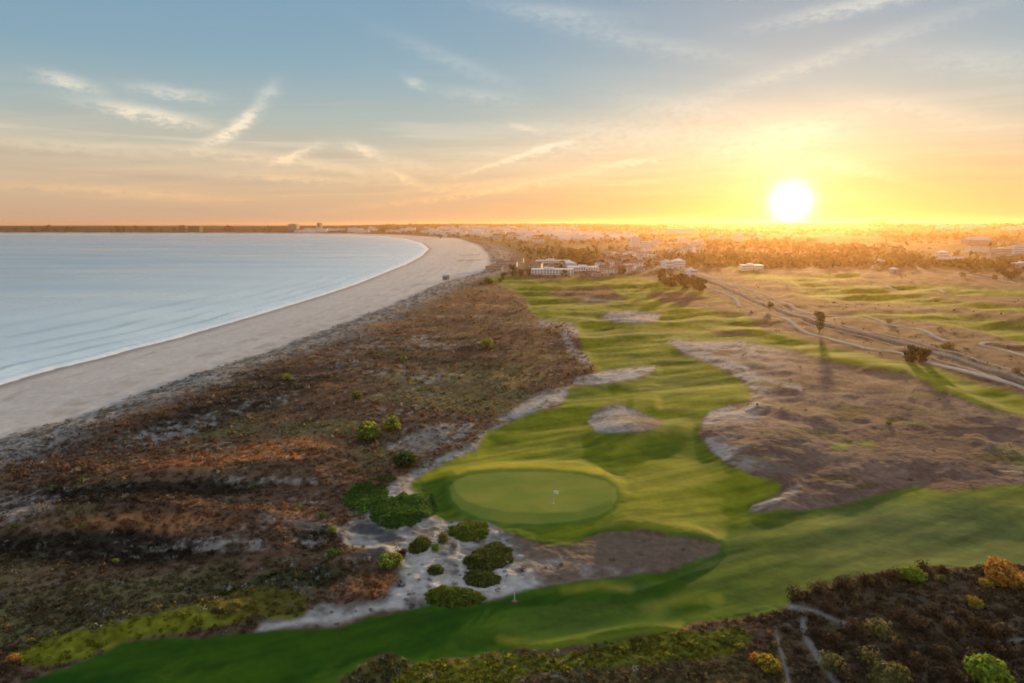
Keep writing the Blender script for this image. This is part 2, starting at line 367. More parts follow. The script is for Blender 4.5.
# beach
bm = 1-sst(.0, .5, KL+.25*ND*sst(0,.1,KL))
wet = sst(9+.004*RR, 2, DS)
tide = sst(.55, .9, ridged(X/60+.02*DS, DS/22+.3*fbm(X/40, Y/40, 2, 90), 2, 91))
CB = BEACH*(1+.13*NC+.16*ND+.10*NE+.10*NB)[..., None]
CB = mix(CB, BEACH*srgbish(.72, .66, .6), .8*tide*sst(-.15, .3, NC+.4*ND))
CB = mix(CB, srgbish(.26, .21, .17), wet*.8)
C = mix(C, CB, bm)
# foredune: pale sand dotted with marram
fd = sst(-4, 2, DL)*(1-sst(10+.01*RR, 24+.035*RR, DL+9*NB))*sst(2600, 1200, RR)*(U > -5000)
C = mix(C, mix(SAND*.62, srgbish(.10, .085, .065), sst(-.12, .22, .5*NC+1.0*ND+.4*NE)), fd*.9*(1-bm))
lf = g*sst(545, 610, V+.05*(U-700)); C = mix(C, C*srgbish(.78, .88, .7), lf)
LR = sst(780, 800, U)*sst(560, 572, V)*(1-g)
C = mix(C, np.array([.075, .058, .036])*(1+.5*ND+.4*NE+.3*NC)[..., None], LR*.8)
TRK = [([(786,606),(800,608),(822,613),(840,622),(862,632),(880,634)], 3.2), ([(806,612),(803,626),(808,642),(818,658),(830,672),(842,690)], 3.4), ([(775,625),(779,645),(786,668),(790,690)], 1.6), ([(1000,640),(1024,641),(1050,645)], 2.2)]
for pts, w_ in TRK:
    d, _ = seg_dist(su, sv, pts); C = mix(C, SAND*.40, sst(w_*1.6, w_*.3, d+2.5*ND+1.5*NC)*.85*(1-g))
C = np.clip(C, .006, .8)

# ------------------------------------------------------------------ helpers
def set_attr(me, name, arr):
    a = me.color_attributes.new(name, 'FLOAT_COLOR', 'POINT')
    d = np.ones((len(me.vertices), 4), np.float32); d[:, :arr.shape[1]] = arr
    a.data.foreach_set('color', d.ravel())
def mesh_np(name, co, faces, nper, smooth=True, mats=()):
    me = bpy.data.meshes.new(name)
    faces = np.asarray(faces, np.int32).ravel(); nf = len(faces)//nper
    me.vertices.add(len(co)); me.vertices.foreach_set('co', np.asarray(co, np.float32).ravel())
    me.loops.add(len(faces)); me.loops.foreach_set('vertex_index', faces)
    me.polygons.add(nf); me.polygons.foreach_set('loop_start', np.arange(0, nf*nper, nper, dtype=np.int32))
    me.polygons.foreach_set('loop_total', np.full(nf, nper, np.int32))
    me.polygons.foreach_set('use_smooth', np.full(nf, smooth))
    for m in mats: me.materials.append(m)
    me.update(calc_edges=True); return me
def link(name, me, parent=None):
    o = bpy.data.objects.new(name, me); COL.objects.link(o)
    if parent is not None: o.parent = parent
    return o
def tag(o, label=None, cat=None, group=None, kind=None):
    if label: o['label'] = label
    if cat: o['category'] = cat
    if group: o['group'] = group
    if kind: o['kind'] = kind
    return o
def empty(name, loc, rz=0, **k):
    o = bpy.data.objects.new(name, None); COL.objects.link(o); o.location = loc; o.rotation_euler = (0, 0, rz)
    o.empty_display_size = .5; return tag(o, **k)
def copy_tree(o, loc, rz=0, scale=None, **k):
    c = o.copy(); COL.objects.link(c); c.location = loc; c.rotation_euler = (0, 0, rz)
    if scale is not None: c.scale = scale
    for ch in o.children:
        d = ch.copy(); COL.objects.link(d); d.parent = c
        for g2 in ch.children:
            e = g2.copy(); COL.objects.link(e); e.parent = d
    return tag(c, **k)

# ------------------------------------------------------------------ materials
def newmat(name):
    m = bpy.data.materials.new(name); m.use_nodes = True
    nt = m.node_tree; b = nt.nodes['Principled BSDF']; b.inputs['Specular IOR Level'].default_value = .2
    return m, nt, b
def N(nt, t, **k):
    n = nt.nodes.new(t)
    for a, b in k.items(): setattr(n, a, b)
    return n
def L(nt, a, b): nt.links.new(a, b)
def attr_mat(name, attr='Col', rough=.95, n_amt=.25, n_scale=.8, bump=.0, bscale=1.2, bdist=.3, spec=.1, transl=0):
    m, nt, b = newmat(name)
    a = N(nt, 'ShaderNodeAttribute', attribute_name=attr)
    tc = N(nt, 'ShaderNodeTexCoord'); no = N(nt, 'ShaderNodeTexNoise'); no.inputs['Scale'].default_value = n_scale; no.inputs['Detail'].default_value = 5
    L(nt, tc.outputs['Object'], no.inputs['Vector'])
    mr = N(nt, 'ShaderNodeMapRange'); mr.inputs[1].default_value = .25; mr.inputs[2].default_value = .75; mr.inputs[3].default_value = 1-n_amt; mr.inputs[4].default_value = 1+n_amt
    L(nt, no.outputs[0], mr.inputs[0])
    mx = N(nt, 'ShaderNodeVectorMath', operation='MULTIPLY'); L(nt, a.outputs['Color'], mx.inputs[0]); L(nt, mr.outputs[0], mx.inputs[1])
    L(nt, mx.outputs[0], b.inputs['Base Color'])
    b.inputs['Roughness'].default_value = rough; b.inputs['Specular IOR Level'].default_value = spec
    if bump:
        n2 = N(nt, 'ShaderNodeTexNoise'); n2.inputs['Scale'].default_value = bscale; n2.inputs['Detail'].default_value = 6; L(nt, tc.outputs['Object'], n2.inputs['Vector'])
        bp = N(nt, 'ShaderNodeBump'); bp.inputs['Strength'].default_value = bump; bp.inputs['Distance'].default_value = bdist
        L(nt, n2.outputs[0], bp.inputs['Height']); L(nt, bp.outputs[0], b.inputs['Normal'])
    return m
def plain_mat(name, col, rough=.7, n_amt=.12, n_scale=3., spec=.3, metal=0):
    m, nt, b = newmat(name)
    tc = N(nt, 'ShaderNodeTexCoord'); no = N(nt, 'ShaderNodeTexNoise'); no.inputs['Scale'].default_value = n_scale; no.inputs['Detail'].default_value = 4
    L(nt, tc.outputs['Object'], no.inputs['Vector'])
    cr = N(nt, 'ShaderNodeMapRange'); cr.inputs[1].default_value = .3; cr.inputs[2].default_value = .7; cr.inputs[3].default_value = 1-n_amt; cr.inputs[4].default_value = 1+n_amt
    L(nt, no.outputs[0], cr.inputs[0])
    mx = N(nt, 'ShaderNodeVectorMath', operation='SCALE'); mx.inputs[0].default_value = col[:3]; L(nt, cr.outputs[0], mx.inputs['Scale'])
    L(nt, mx.outputs[0], b.inputs['Base Color']); b.inputs['Roughness'].default_value = rough
    b.inputs['Specular IOR Level'].default_value = spec; b.inputs['Metallic'].default_value = metal
    return m
M_ground = attr_mat('heath_and_dune_soil', rough=1., spec=.025, n_amt=.28, n_scale=.9, bump=.7, bscale=.9, bdist=.5)
M_turf = attr_mat('mown_turf', rough=1., spec=.03, n_amt=.14, n_scale=.5, bump=.3, bscale=.8, bdist=.25)
M_green = attr_mat('putting_turf', rough=1., spec=.02, n_amt=.04, n_scale=.6, bump=.05, bscale=1.0, bdist=.1)
M_beach = attr_mat('beach_sand', n_amt=.07, n_scale=.35, bump=.25, bscale=.5, bdist=.3)

# ------------------------------------------------------------------ terrain objects (one sheet, cut where the surface changes)
co = np.stack([X, Y, Z], -1).reshape(-1, 3)
gx = np.gradient(Z, axis=0); 
dPr = np.stack([np.gradient(X, axis=0), np.gradient(Y, axis=0), gx], -1)
dPa = np.stack([np.gradient(X, axis=1), np.gradient(Y, axis=1), np.gradient(Z, axis=1)], -1)
NRM = np.cross(dPa, dPr); NRM /= np.linalg.norm(NRM, axis=-1, keepdims=True)+1e-12
NRM *= np.sign(NRM[..., 2:3]+1e-9); NRM = NRM.reshape(-1, 3)
idx = np.arange(NR*NA).reshape(NR, NA)
Q = np.stack([idx[:-1, :-1], idx[:-1, 1:], idx[1:, 1:], idx[1:, :-1]], -1).reshape(-1, 4)
def cellmean(A): return ((A[:-1, :-1]+A[1:, :-1]+A[:-1, 1:]+A[1:, 1:])/4).ravel()
c_green = cellmean(gg) > .5; c_fair = (cellmean(g) > .5) & ~c_green
c_sea = (cellmean(DS) < -8-.002*cellmean(RR))
c_beach = (cellmean(bm) > .5) & ~c_fair & ~c_green & (~c_sea)
c_ground = ~(c_green | c_fair | c_beach | c_sea)
Cf = C.reshape(-1, 3)
def sheet(name, mask, mat):
    q = Q[mask]; used, inv = np.unique(q, return_inverse=True)
    me = mesh_np(name, co[used], inv.reshape(-1, 4), 4, True, [mat])
    set_attr(me, 'Col', Cf[used])
    me.normals_split_custom_set_from_vertices(NRM[used])
    return tag(link(name, me), kind='structure')
sheet('ground', c_ground, M_ground); sheet('fairway', c_fair, M_turf); sheet('putting_green', c_green, M_green); sheet('beach', c_beach, M_beach)
sheet('seabed', c_sea, M_beach)

# ------------------------------------------------------------------ sea
def sea():
    w = DS < 14
    d = np.maximum(-DS, 0)
    wob = fbm(X/70, Y/70, 2, 101)*5
    ph = (d+wob)/(11+.09*np.minimum(d, 160))
    sw = np.maximum(0, np.sin(ph*2*math.pi))**3
    amp = .6*np.exp(-d/90)*sst(0, 6, d)*sst(1500, 500, RR)
    zz = SEA_Z+.03 + amp*sw + .05*fbm(X/9, Y/5, 2, 103)*sst(900, 300, RR)
    foam = sst(6+.010*RR, 0, d+3.0*fbm(X/9, Y/9, 3, 104)+(.2+.001*RR))*.95
    foam = np.maximum(foam, .75*np.exp(-((d-9+wob*.4)/(1.3+.002*RR))**2)*sst(-.1, .3, fbm(X/16, Y/16, 3, 106)))
    shal_trough_shade = np.clip(.3*fbm(X/160, Y/60, 3, 108)+.75*np.exp(-d/260)+.3*sst(-500, 0, X)-1.2*np.maximum(0, np.sin(ph*2*math.pi-1.2))**2*np.exp(-d/90)*sst(900, 250, RR)*sst(3, 10, d)*sst(-.5, .1, fbm(X/60, Y/60, 2, 109)), 0, 1)  # paler shallows, plus wave trough shade painted as dark bands
    slick = fbm((X+.5*Y)/420, DS/60, 4, 107)
    fc = cellmean(DS) < 6
    q = Q[fc]; used, inv = np.unique(q, return_inverse=True)
    c2 = np.stack([X, Y, zz], -1).reshape(-1, 3)[used]
    m, nt, b = newmat('sea_water')
    b.inputs['IOR'].default_value = 1.33; b.inputs['Specular IOR Level'].default_value = .5
    a = N(nt, 'ShaderNodeAttribute', attribute_name='Col'); sp = N(nt, 'ShaderNodeSeparateColor'); L(nt, a.outputs['Color'], sp.inputs[0])
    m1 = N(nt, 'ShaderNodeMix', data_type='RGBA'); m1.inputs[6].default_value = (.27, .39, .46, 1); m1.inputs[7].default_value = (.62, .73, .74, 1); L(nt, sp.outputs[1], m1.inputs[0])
    m2 = N(nt, 'ShaderNodeMix', data_type='RGBA'); L(nt, m1.outputs[2], m2.inputs[6]); m2.inputs[7].default_value = (.8, .8, .78, 1); L(nt, sp.outputs[0], m2.inputs[0])
    L(nt, m2.outputs[2], b.inputs['Base Color'])
    tc = N(nt, 'ShaderNodeTexCoord')
    mp = N(nt, 'ShaderNodeMapping'); mp.inputs['Scale'].default_value = (.10, .22, 1); mp.inputs['Rotation'].default_value = (0, 0, .5); L(nt, tc.outputs['Object'], mp.inputs[0])
    n1 = N(nt, 'ShaderNodeTexNoise'); n1.inputs['Scale'].default_value = 1.; n1.inputs['Detail'].default_value = 7; n1.inputs['Roughness'].default_value = .6; L(nt, mp.outputs[0], n1.inputs['Vector'])
    mp2 = N(nt, 'ShaderNodeMapping'); mp2.inputs['Scale'].default_value = (.0022, .0085, 1); mp2.inputs['Rotation'].default_value = (0, 0, .12); L(nt, tc.outputs['Object'], mp2.inputs[0])
    n2 = N(nt, 'ShaderNodeTexNoise'); n2.inputs['Scale'].default_value = 1.; n2.inputs['Detail'].default_value = 5; L(nt, mp2.outputs[0], n2.inputs['Vector'])
    mr = N(nt, 'ShaderNodeMapRange'); mr.inputs[1].default_value = .35; mr.inputs[2].default_value = .65; mr.inputs[3].default_value = .22; mr.inputs[4].default_value = .42; L(nt, n2.outputs[0], mr.inputs[0])
    mf = N(nt, 'ShaderNodeMath', operation='MAXIMUM'); L(nt, mr.outputs[0], mf.inputs[0]); L(nt, sp.outputs[0], mf.inputs[1]); L(nt, mf.outputs[0], b.inputs['Roughness'])
    mb = N(nt, 'ShaderNodeMapRange'); mb.inputs[1].default_value = .35; mb.inputs[2].default_value = .65; mb.inputs[3].default_value = .28; mb.inputs[4].default_value = .55; L(nt, n2.outputs[0], mb.inputs[0])
    bp = N(nt, 'ShaderNodeBump'); bp.inputs['Distance'].default_value = .55; L(nt, mb.outputs[0], bp.inputs['Strength']); L(nt, n1.outputs[0], bp.inputs['Height']); L(nt, bp.outputs[0], b.inputs['Normal'])
    me = mesh_np('sea', c2, inv.reshape(-1, 4), 4, True, [m])
    set_attr(me, 'Col', np.stack([foam, shal_trough_shade, slick], -1).reshape(-1, 3)[used])
    tag(link('sea', me), kind='structure')
sea()

# ------------------------------------------------------------------ foliage cloud builder
def leaf_cloud(n, rng, radii=(1, 1, 1), leaf=.2, shell=.55, flat=.25, lobes=None):
    """n leaf triangles spread through a domed crown; returns co (n*3,3) in local metres"""
    if lobes is None: lobes = [(0, 0, 0, 1)]
    lb = np.array(lobes); k = rng.integers(0, len(lb), n)
    d = rng.normal(size=(n, 3)); d /= np.linalg.norm(d, axis=1, keepdims=True)
    rad = shell+(1-shell)*rng.random(n)**.6
    p = d*rad[:, None]*lb[k, 3:4]+lb[k, :3]
    p = p*np.array(radii)
    t1 = rng.normal(size=(n, 3)); t1 -= d*np.sum(t1*d, 1, keepdims=True)*flat; t1 /= np.linalg.norm(t1, axis=1, keepdims=True)
    t2 = np.cross(d, t1); t2 /= np.linalg.norm(t2, axis=1, keepdims=True)+1e-9
    s = leaf*(.6+.8*rng.random(n))[:, None]
    v = np.stack([p-t1*s*.5-t2*s*.25, p+t1*s*.5-t2*s*.25, p+t2*s*.65+d*s*.3], 1)
    return v.reshape(-1, 3)
def foliage_mat(name, c, var=.45):
    m, nt, b = newmat(name)
    a = N(nt, 'ShaderNodeAttribute', attribute_name='Col')
    mx = N(nt, 'ShaderNodeVectorMath', operation='MULTIPLY'); mx.inputs[1].default_value = c; L(nt, a.outputs['Color'], mx.inputs[0])
    tc = N(nt, 'ShaderNodeTexCoord'); no = N(nt, 'ShaderNodeTexNoise'); no.inputs['Scale'].default_value = 1.1; L(nt, tc.outputs['Object'], no.inputs['Vector'])
    mr = N(nt, 'ShaderNodeMapRange'); mr.inputs[1].default_value = .3; mr.inputs[2].default_value = .7; mr.inputs[3].default_value = .7; mr.inputs[4].default_value = 1.35; L(nt, no.outputs[0], mr.inputs[0])
    m2 = N(nt, 'ShaderNodeVectorMath', operation='SCALE'); L(nt, mx.outputs[0], m2.inputs[0]); L(nt, mr.outputs[0], m2.inputs['Scale'])
    L(nt, m2.outputs[0], b.inputs['Base Color']); b.inputs['Roughness'].default_value = .8; b.inputs['Specular IOR Level'].default_value = .1
    tr = N(nt, 'ShaderNodeBsdfTranslucent'); L(nt, m2.outputs[0], tr.inputs['Color'])
    ms = N(nt, 'ShaderNodeMixShader'); ms.inputs[0].default_value = .35
    out = nt.nodes['Material Output']; L(nt, b.outputs[0], ms.inputs[1]); L(nt, tr.outputs[0], ms.inputs[2]); L(nt, ms.outputs[0], out.inputs['Surface'])
    return m
def leaf_mesh(name, co, mat, rng, var=.35):
    n = len(co)//3
    me = mesh_np(name, co, np.arange(n*3), 3, False, [mat])
    k = np.repeat(1+var*rng.normal(size=n).clip(-1.6, 1.8), 3)
    tint = np.repeat(1+.12*rng.normal(size=(n, 3)), 3, axis=0)
    set_attr(me, 'Col', np.clip(k[:, None]*tint, .2, 2))
    return me

M_bark = plain_mat('bark', (.09, .065, .045), .9, .3, 6)
F_yel = foliage_mat('yellow_green_leaves', (.23, .26, .04)); F_org = foliage_mat('orange_bloom', (.46, .22, .04))
F_dkg = foliage_mat('deep_green_leaves', (.055, .085, .022)); F_mat = foliage_mat('mat_green_leaves', (.12, .155, .02)); F_mdk = foliage_mat('dark_mat_leaves', (.085, .105, .022))
F_lime = foliage_mat('lime_leaves', (.19, .25, .025)); F_brn = foliage_mat('dark_heath_leaves', (.06, .042, .026))
F_pine = foliage_mat('pine_needles', (.07, .075, .03)); F_gold = foliage_mat('golden_bloom', (.33, .24, .035)); F_olv = foliage_mat('olive_leaves', (.15, .14, .045))
F_grs = foliage_mat('green_leaves', (.06, .13, .02))
F_attr = foliage_mat('scrub_leaves', (1, 1, 1))

# ------------------------------------------------------------------ scrub cover (nobody could count it)
def scrub(name, uv_boxes, rng):
    """dense clumps over heath; returns merged leaf triangles"""
    TRI, COLS = [], []
    for (u0, v0, u1, v1, step, ntri, size, zfac) in uv_boxes:
        nn = int((u1-u0)*(v1-v0)/(step*step*.6))
        uu = rng.uniform(u0, u1, nn); vv = rng.uniform(v0, v1, nn)
        x, y = on_plane(uu, vv, 0.5)
        z = ground_z(x, y); u, v = chart(x, y, z)
        ds = -sdf(x, y, SEA_POLY, 40000); dl = sdf(x, y, LAND_POLY, 40000)
        keep = (dl > 1) & (ds > 8)
        keep &= sdf(u, v, FAIR_MAIN) < -1.5
        for p in FAR_FAIR+[MOUND, SAND_A, MOUND_B]: keep &= sdf(u, v, p) < -1
        dr_ = sdf(u, v, DUNE_R); ws_ = sdf(u, v, WASTE); df_ = sdf(u, v, DIRT_FRONT)
        rnd = rng.random(nn)
        keep &= ~((dr_ > -2) & (rnd > .008)); keep &= ~((ws_ > -1) & (rnd > .07)); keep &= ~((df_ > -1) & (rnd > .015))
        keep &= ~((u > 640) & (v < 400) & (rnd > .06)); keep &= v > 268
        for e in PONDS: keep &= ell(u, v, *e) < 0
        for pts, w_ in TRK:
            d, _ = seg_dist(u, v, pts); keep &= d > w_*1.3
        for pts in PATHS_UV:
            d, _ = seg_dist(u, v, pts); keep &= d > 3.2
        for pl, c in GRASS_ROUGH[:1]: keep &= ~((sdf(u, v, pl) > 0) & (rnd > .35))
        r = np.hypot(x, y)
        nb = fbm(x/45, y/30, 4, 31); nc = fbm(x/12, y/9, 4, 32); nd = fbm(x/3.2, y/2.6, 3, 33)
        ru, ol, gr, dk = fields(u, v, x, y, nb, nc)
        foredune = (dl < 14+.02*r+9*nb)
        keep &= ~(foredune & ((rnd > .55) | (nd < -.05)))
        keep &= ~((gr+.8*nd+.4*nc > .8) & (rnd > .3))
        i = np.nonzero(keep)[0]
        x, y, z, u, v, r = x[i], y[i], z[i], u[i], v[i], r[i]; nb, nc, nd, ru, ol, gr, dk = [q[i] for q in (nb, nc, nd, ru, ol, gr, dk)]
        fi = np.clip(np.interp(r, R_, np.arange(NR)), 0, NR-1); fj = np.clip(np.interp(np.arctan2(x, y), A_, np.arange(NA)), 0, NA-1)
        c = C[np.round(fi).astype(int), np.round(fj).astype(int)]*rng.uniform(.75, 1.25, (len(i), 1))*np.array([1.02, 1., .95])
        lum = c.mean(1); c = np.where((lum > .17)[:, None], c*.45, c)
        inr = sdf(u, v, DUNE_R) > 0
        c[inr] = np.array([.17, .135, .09])*rng.uniform(.6, 1.2, (inr.sum(), 1))
        lowright = (u > 795) & (v > 560)
        c[lowright] = np.array([.050, .037, .022])*rng.uniform(.45, 1.9, (lowright.sum(), 1))
        for pl, cc in GRASS_ROUGH:
            m = sdf(u, v, pl) > -1
            c[m] = np.array(cc)*rng.uniform(.6, 1.5, (m.sum(), 1))
        hue = rng.random(len(i)) < .012
        c[hue] = np.array([.12, .15, .03])
        pal = rng.random(len(i)) < .07*sst(700, 600, u); c[pal] = np.array([.25, .225, .19])*rng.uniform(.5, 1.1, (pal.sum(), 1))
        sc = size*(r/90)**.6*rng.lognormal(0, .36, len(i))*np.where((dl[i] < 16+.03*r) & (r > 120), .62, 1)
        base = [leaf_cloud(ntri, rng, (1, 1, zfac), .62 if ntri > 20 else .95, .45) for _ in range(12)]
        base = np.array(base)                       # 12, ntri*3, 3
        base[..., 2] = np.maximum(base[..., 2], -.25)
        pick = rng.integers(0, 12, len(i)); ang = rng.uniform(0, 6.28, len(i))
        b = base[pick]; ca, sa = np.cos(ang)[:, None], np.sin(ang)[:, None]
        bx = b[..., 0]*ca-b[..., 1]*sa; by = b[..., 0]*sa+b[..., 1]*ca
        P = np.stack([x[:, None]+bx*sc[:, None], y[:, None]+by*sc[:, None], z[:, None]+(b[..., 2]+.12)*sc[:, None]], -1)
        TRI.append(P.reshape(-1, 3))
        cv = np.repeat(c, ntri, axis=0)*rng.uniform(.7, 1.35, (len(i)*ntri, 1)); COLS.append(np.repeat(cv, 3, axis=0))
    P = np.concatenate(TRI); K = np.concatenate(COLS)
    me = mesh_np(name, P, np.arange(len(P)), 3, False, [F_attr]); set_attr(me, 'Col', np.clip(K, .005, .8))
    o = link(name, me); tag(o, kind='stuff'); return o, len(P)//3

PATHS = [ # (chart points, width m)
 ([(768,315),(780,317),(788,320),(800,329),(813,335),(830,339),(860,347),(885,351),(903,354),(920,360),(940,366),(963,371),(993,379),(1024,388),(1100,414)], 3.4),
 ([(736,285),(750,290),(768,296),(793,307),(813,314),(855,316),(875,319),(890,325),(918,329),(933,336),(948,342)], 3.2),
 ([(1100,366),(1024,356),(1008,351),(988,347),(981,345),(984,343),(998,342.5)], 3.0),
 ([(706,287),(722,292),(734,298),(740,307)], 3.4),
 ([(872,284),(888,287),(897,290)], 3.4), ([(960,274),(985,278),(1020,283),(1060,287)], 3.6),
 ([(650,256),(664,261),(690,270),(712,277),(736,287)], 4.4),
 ([(938,289),(945,293)], 3.6), ([(600,251),(625,254),(650,257)], 6),
]
PATHS_UV = [p for p, w in PATHS]
RAIL = [(560,246),(640,259),(663,264),(700,277.5),(730,290),(768,306),(828,325),(893,341),(930,352),(993,372),(1024,381),(1110,410)]
PATHS_UV.append(RAIL)
rngS = np.random.default_rng(3)
o, nt_ = scrub('heath_scrub', [(-260, 470, 1250, 790, 4.6, 26, .30, .75), (-260, 330, 1150, 475, 3.6, 9, .27, .6), (0, 262, 1100, 332, 3.4, 5, .27, .6)], rngS)
print('scrub tris', nt_)

def far_wood():
    rng = np.random.default_rng(12); n = 15000
    uu = rng.uniform(380, 1120, n); vv = 224.2+rng.random(n)**1.15*44
    x, y, z = at(uu, vv); r = np.hypot(x, y)
    dn = fbm(x/260, y/900, 4, 201)+.5*fbm(x/60, y/240, 3, 202)
    keep = (dn > rng.uniform(-.28, .30, n)) & (sdf(x, y, LAND_POLY, 40000) > 60) & (r > 780) & (r < 11500)
    for p in FAR_FAIR+[FAIR_MAIN]: keep &= sdf(uu, vv, p) < -1
    keep &= ~((uu < 560) & (vv > 238) & (rng.random(n) > .25))
    for pts in PATHS_UV:
        d, _ = seg_dist(uu, vv, pts); keep &= d > 2.2
    keep &= ~((uu > 920) & (vv > 240) & (vv < 262) & (rng.random(n) > .22)); keep &= ~((uu > 590) & (uu < 660) & (vv > 246) & (vv < 274) & (rng.random(n) > .4))
    for (u, v, w, h, *_r) in HL: keep &= ~((abs(uu-u) < w*.6+1) & (vv > v-1) & (vv < v+h*.8))
    x, y, z, r = x[keep], y[keep], z[keep], r[keep]; m = len(x)
    sc = rng.uniform(1.6, 3.4, m)*(r/1000)**.25*np.where(rng.random(m) < .25, 1.5, 1)
    base = np.array([leaf_cloud(9, rng, (1.15, 1.15, .9), 1.1, .4) for _ in range(10)])
    b = base[rng.integers(0, 10, m)]
    P = np.stack([x[:, None]+b[..., 0]*sc[:, None], y[:, None]+b[..., 1]*sc[:, None], z[:, None]+(b[..., 2]+.7)*sc[:, None]], -1).reshape(-1, 3)
    c = mix(np.array([.045, .042, .018]), np.array([.10, .055, .025]), rng.random(m)**2)*rng.uniform(.6, 1.3, (m, 1))
    me = mesh_np('woodland', P, np.arange(len(P)), 3, False, [F_attr]); set_attr(me, 'Col', np.repeat(np.repeat(c, 9, axis=0), 3, axis=0))
    tag(link('far_woodland', me), kind='stuff'); print('far trees', m)
# ------------------------------------------------------------------ ribbons on the ground
def ribbon(name, pts, width, mat, lift=.12, kind='structure', thick=.0, obj=True, off=0., step=4.):
    x, y, z = at([p[0] for p in pts], [p[1] for p in pts])
    P = np.stack([x, y], -1)
    # catmull-rom
    out = []
    Q_ = np.vstack([2*P[0]-P[1], P, 2*P[-1]-P[-2]])
    for i in range(1, len(Q_)-2):
        n = max(2, int(np.linalg.norm(Q_[i+1]-Q_[i])/step))
        for t in np.linspace(0, 1, n, endpoint=False):
            a, b, c, d = Q_[i-1], Q_[i], Q_[i+1], Q_[i+2]
            out.append(.5*(2*b+(c-a)*t+(2*a-5*b+4*c-d)*t*t+(3*b-a-3*c+d)*t**3))
    out.append(P[-1]); P = np.array(out)
    T = np.gradient(P, axis=0); T /= np.linalg.norm(T, axis=1, keepdims=True)+1e-9
    Nn = np.stack([T[:, 1], -T[:, 0]], -1)
    cols = [-1.25, -1, -.33, .33, 1, 1.25]; hs = [-.4, 0, .03, .03, 0, -.4]
    V_ = []
    for c, h in zip(cols, hs):
        q = P+Nn*(off+c*width/2); zz = ground_z(q[:, 0], q[:, 1])
        V_.append(np.stack([q[:, 0], q[:, 1], zz+lift+h], -1))
    zc = np.max([v_[:, 2] for v_ in V_[1:5]], axis=0)
    for k in (1, 2, 3, 4): V_[k][:, 2] = np.maximum(V_[k][:, 2], zc-.12)
    G = np.array(V_); m, n = G.shape[:2]
    id_ = np.arange(m*n).reshape(m, n)
    q = np.stack([id_[:-1, :-1], id_[:-1, 1:], id_[1:, 1:], id_[1:, :-1]], -1).reshape(-1, 4)
    me = mesh_np(name, G.reshape(-1, 3), q, 4, True, [mat])
    return me, P, Nn
M_path = plain_mat('pale_path', (.42, .35, .28), 1., .2, .5, .0)
for i, (pts, w) in enumerate(PATHS):
    me, _, _ = ribbon('golf_path', pts, w*.72, M_path, lift=.18)
    tag(link('path', me), kind='structure')
M_ballast = plain_mat('ballast', (.19, .14, .105), 1., .35, 1., .0); M_steel = plain_mat('rail_steel', (.42, .35, .29), .7, .1, 1., .2, .1); M_sleeper = plain_mat('sleeper', (.36, .33, .30), .9)
for off_, w_ in ((6.5, .8), (-7.5, .9)):
    me, _, _ = ribbon('service_track', RAIL[1:], w_, M_path, lift=.16, off=off_); tag(link('track', me), kind='structure')
rail = empty('railway_track', at1(893, 341), label='single railway line on a ballast bed running beside the pale paths', cat='railway track')
def child_world(o, parent):
    o.parent = parent; o.matrix_parent_inverse = Matrix.Translation(parent.location).inverted()
me, RP, RN = ribbon('ballast', RAIL, 4.4, M_ballast, .30); ob = link('ballast_bed', me); child_world(ob, rail)
for s in (-.72, .72):
    me, _, _ = ribbon('rail', RAIL, .16, M_steel, .72, off=s); ob = link('rail', me); child_world(ob, rail)
def sleepers():
    V_, Fq = [], []
    seg = np.cumsum(np.r_[0, np.linalg.norm(np.diff(RP, axis=0), axis=1)])
    for s in np.arange(0, min(seg[-1], 1e4), 2.4):
        px_ = np.interp(s, seg, RP[:, 0]); py_ = np.interp(s, seg, RP[:, 1]); 
        if py_ > 900: continue
        nx = np.interp(s, seg, RN[:, 0]); ny = np.interp(s, seg, RN[:, 1]); z = float(ground_z(px_, py_))+.46
        t = (-ny, nx); b = len(V_)
        for (a, c) in ((-1.3, -.15), (1.3, -.15), (1.3, .15), (-1.3, .15)):
            for h in (0, .16): V_.append((px_+nx*a+t[0]*c, py_+ny*a+t[1]*c, z+h))
        for f in ((1, 3, 5, 7), (0, 2, 3, 1), (2, 4, 5, 3), (4, 6, 7, 5), (6, 0, 1, 7)): Fq.append([b+i for i in f])
    me = mesh_np('sleepers', np.array(V_), np.array(Fq), 4, False, [M_sleeper]); ob = link('sleeper_row', me); tag(ob, kind='stuff'); child_world(ob, rail)
sleepers()

# ------------------------------------------------------------------ shrubs, each its own thing
def shrub(name, u, v, wpx, hpx, mat, label, cat='shrub', group=None, n=None, stem=True, tall=None, depth=1.0, seed=None):
    """v is the foot of the plant in the picture"""
    rng = np.random.default_rng(int(u*7+v*13) if seed is None else seed)
    x, y, z = at1(u, v); k = math.hypot(y, CAM_H-z)/F
    w = wpx*k; h = hpx*k*.98
    lob = [(rng.uniform(-.5, .5), rng.uniform(-.5, .5)*depth, rng.uniform(0., .5), rng.uniform(.45, .7)) for _ in range(9)]+[(0, 0, .1, .75)]
    n = n or int(min(2600, max(260, wpx*hpx*5)))
    c = leaf_cloud(n, rng, (w*.5, w*.5*depth, h*.62), max(.12, w*.085), .5, lobes=lob)
    c[:, 2] += h*.22; c[:, 2] = np.maximum(c[:, 2], .0)
    e = empty(name, (x, y+w*.3*depth, z-.05), label=label, cat=cat, group=group)
    link('foliage', leaf_mesh('foliage', c, mat, rng), e)
    if stem:
        link('stem', stems(w, h, rng), e)
    return e
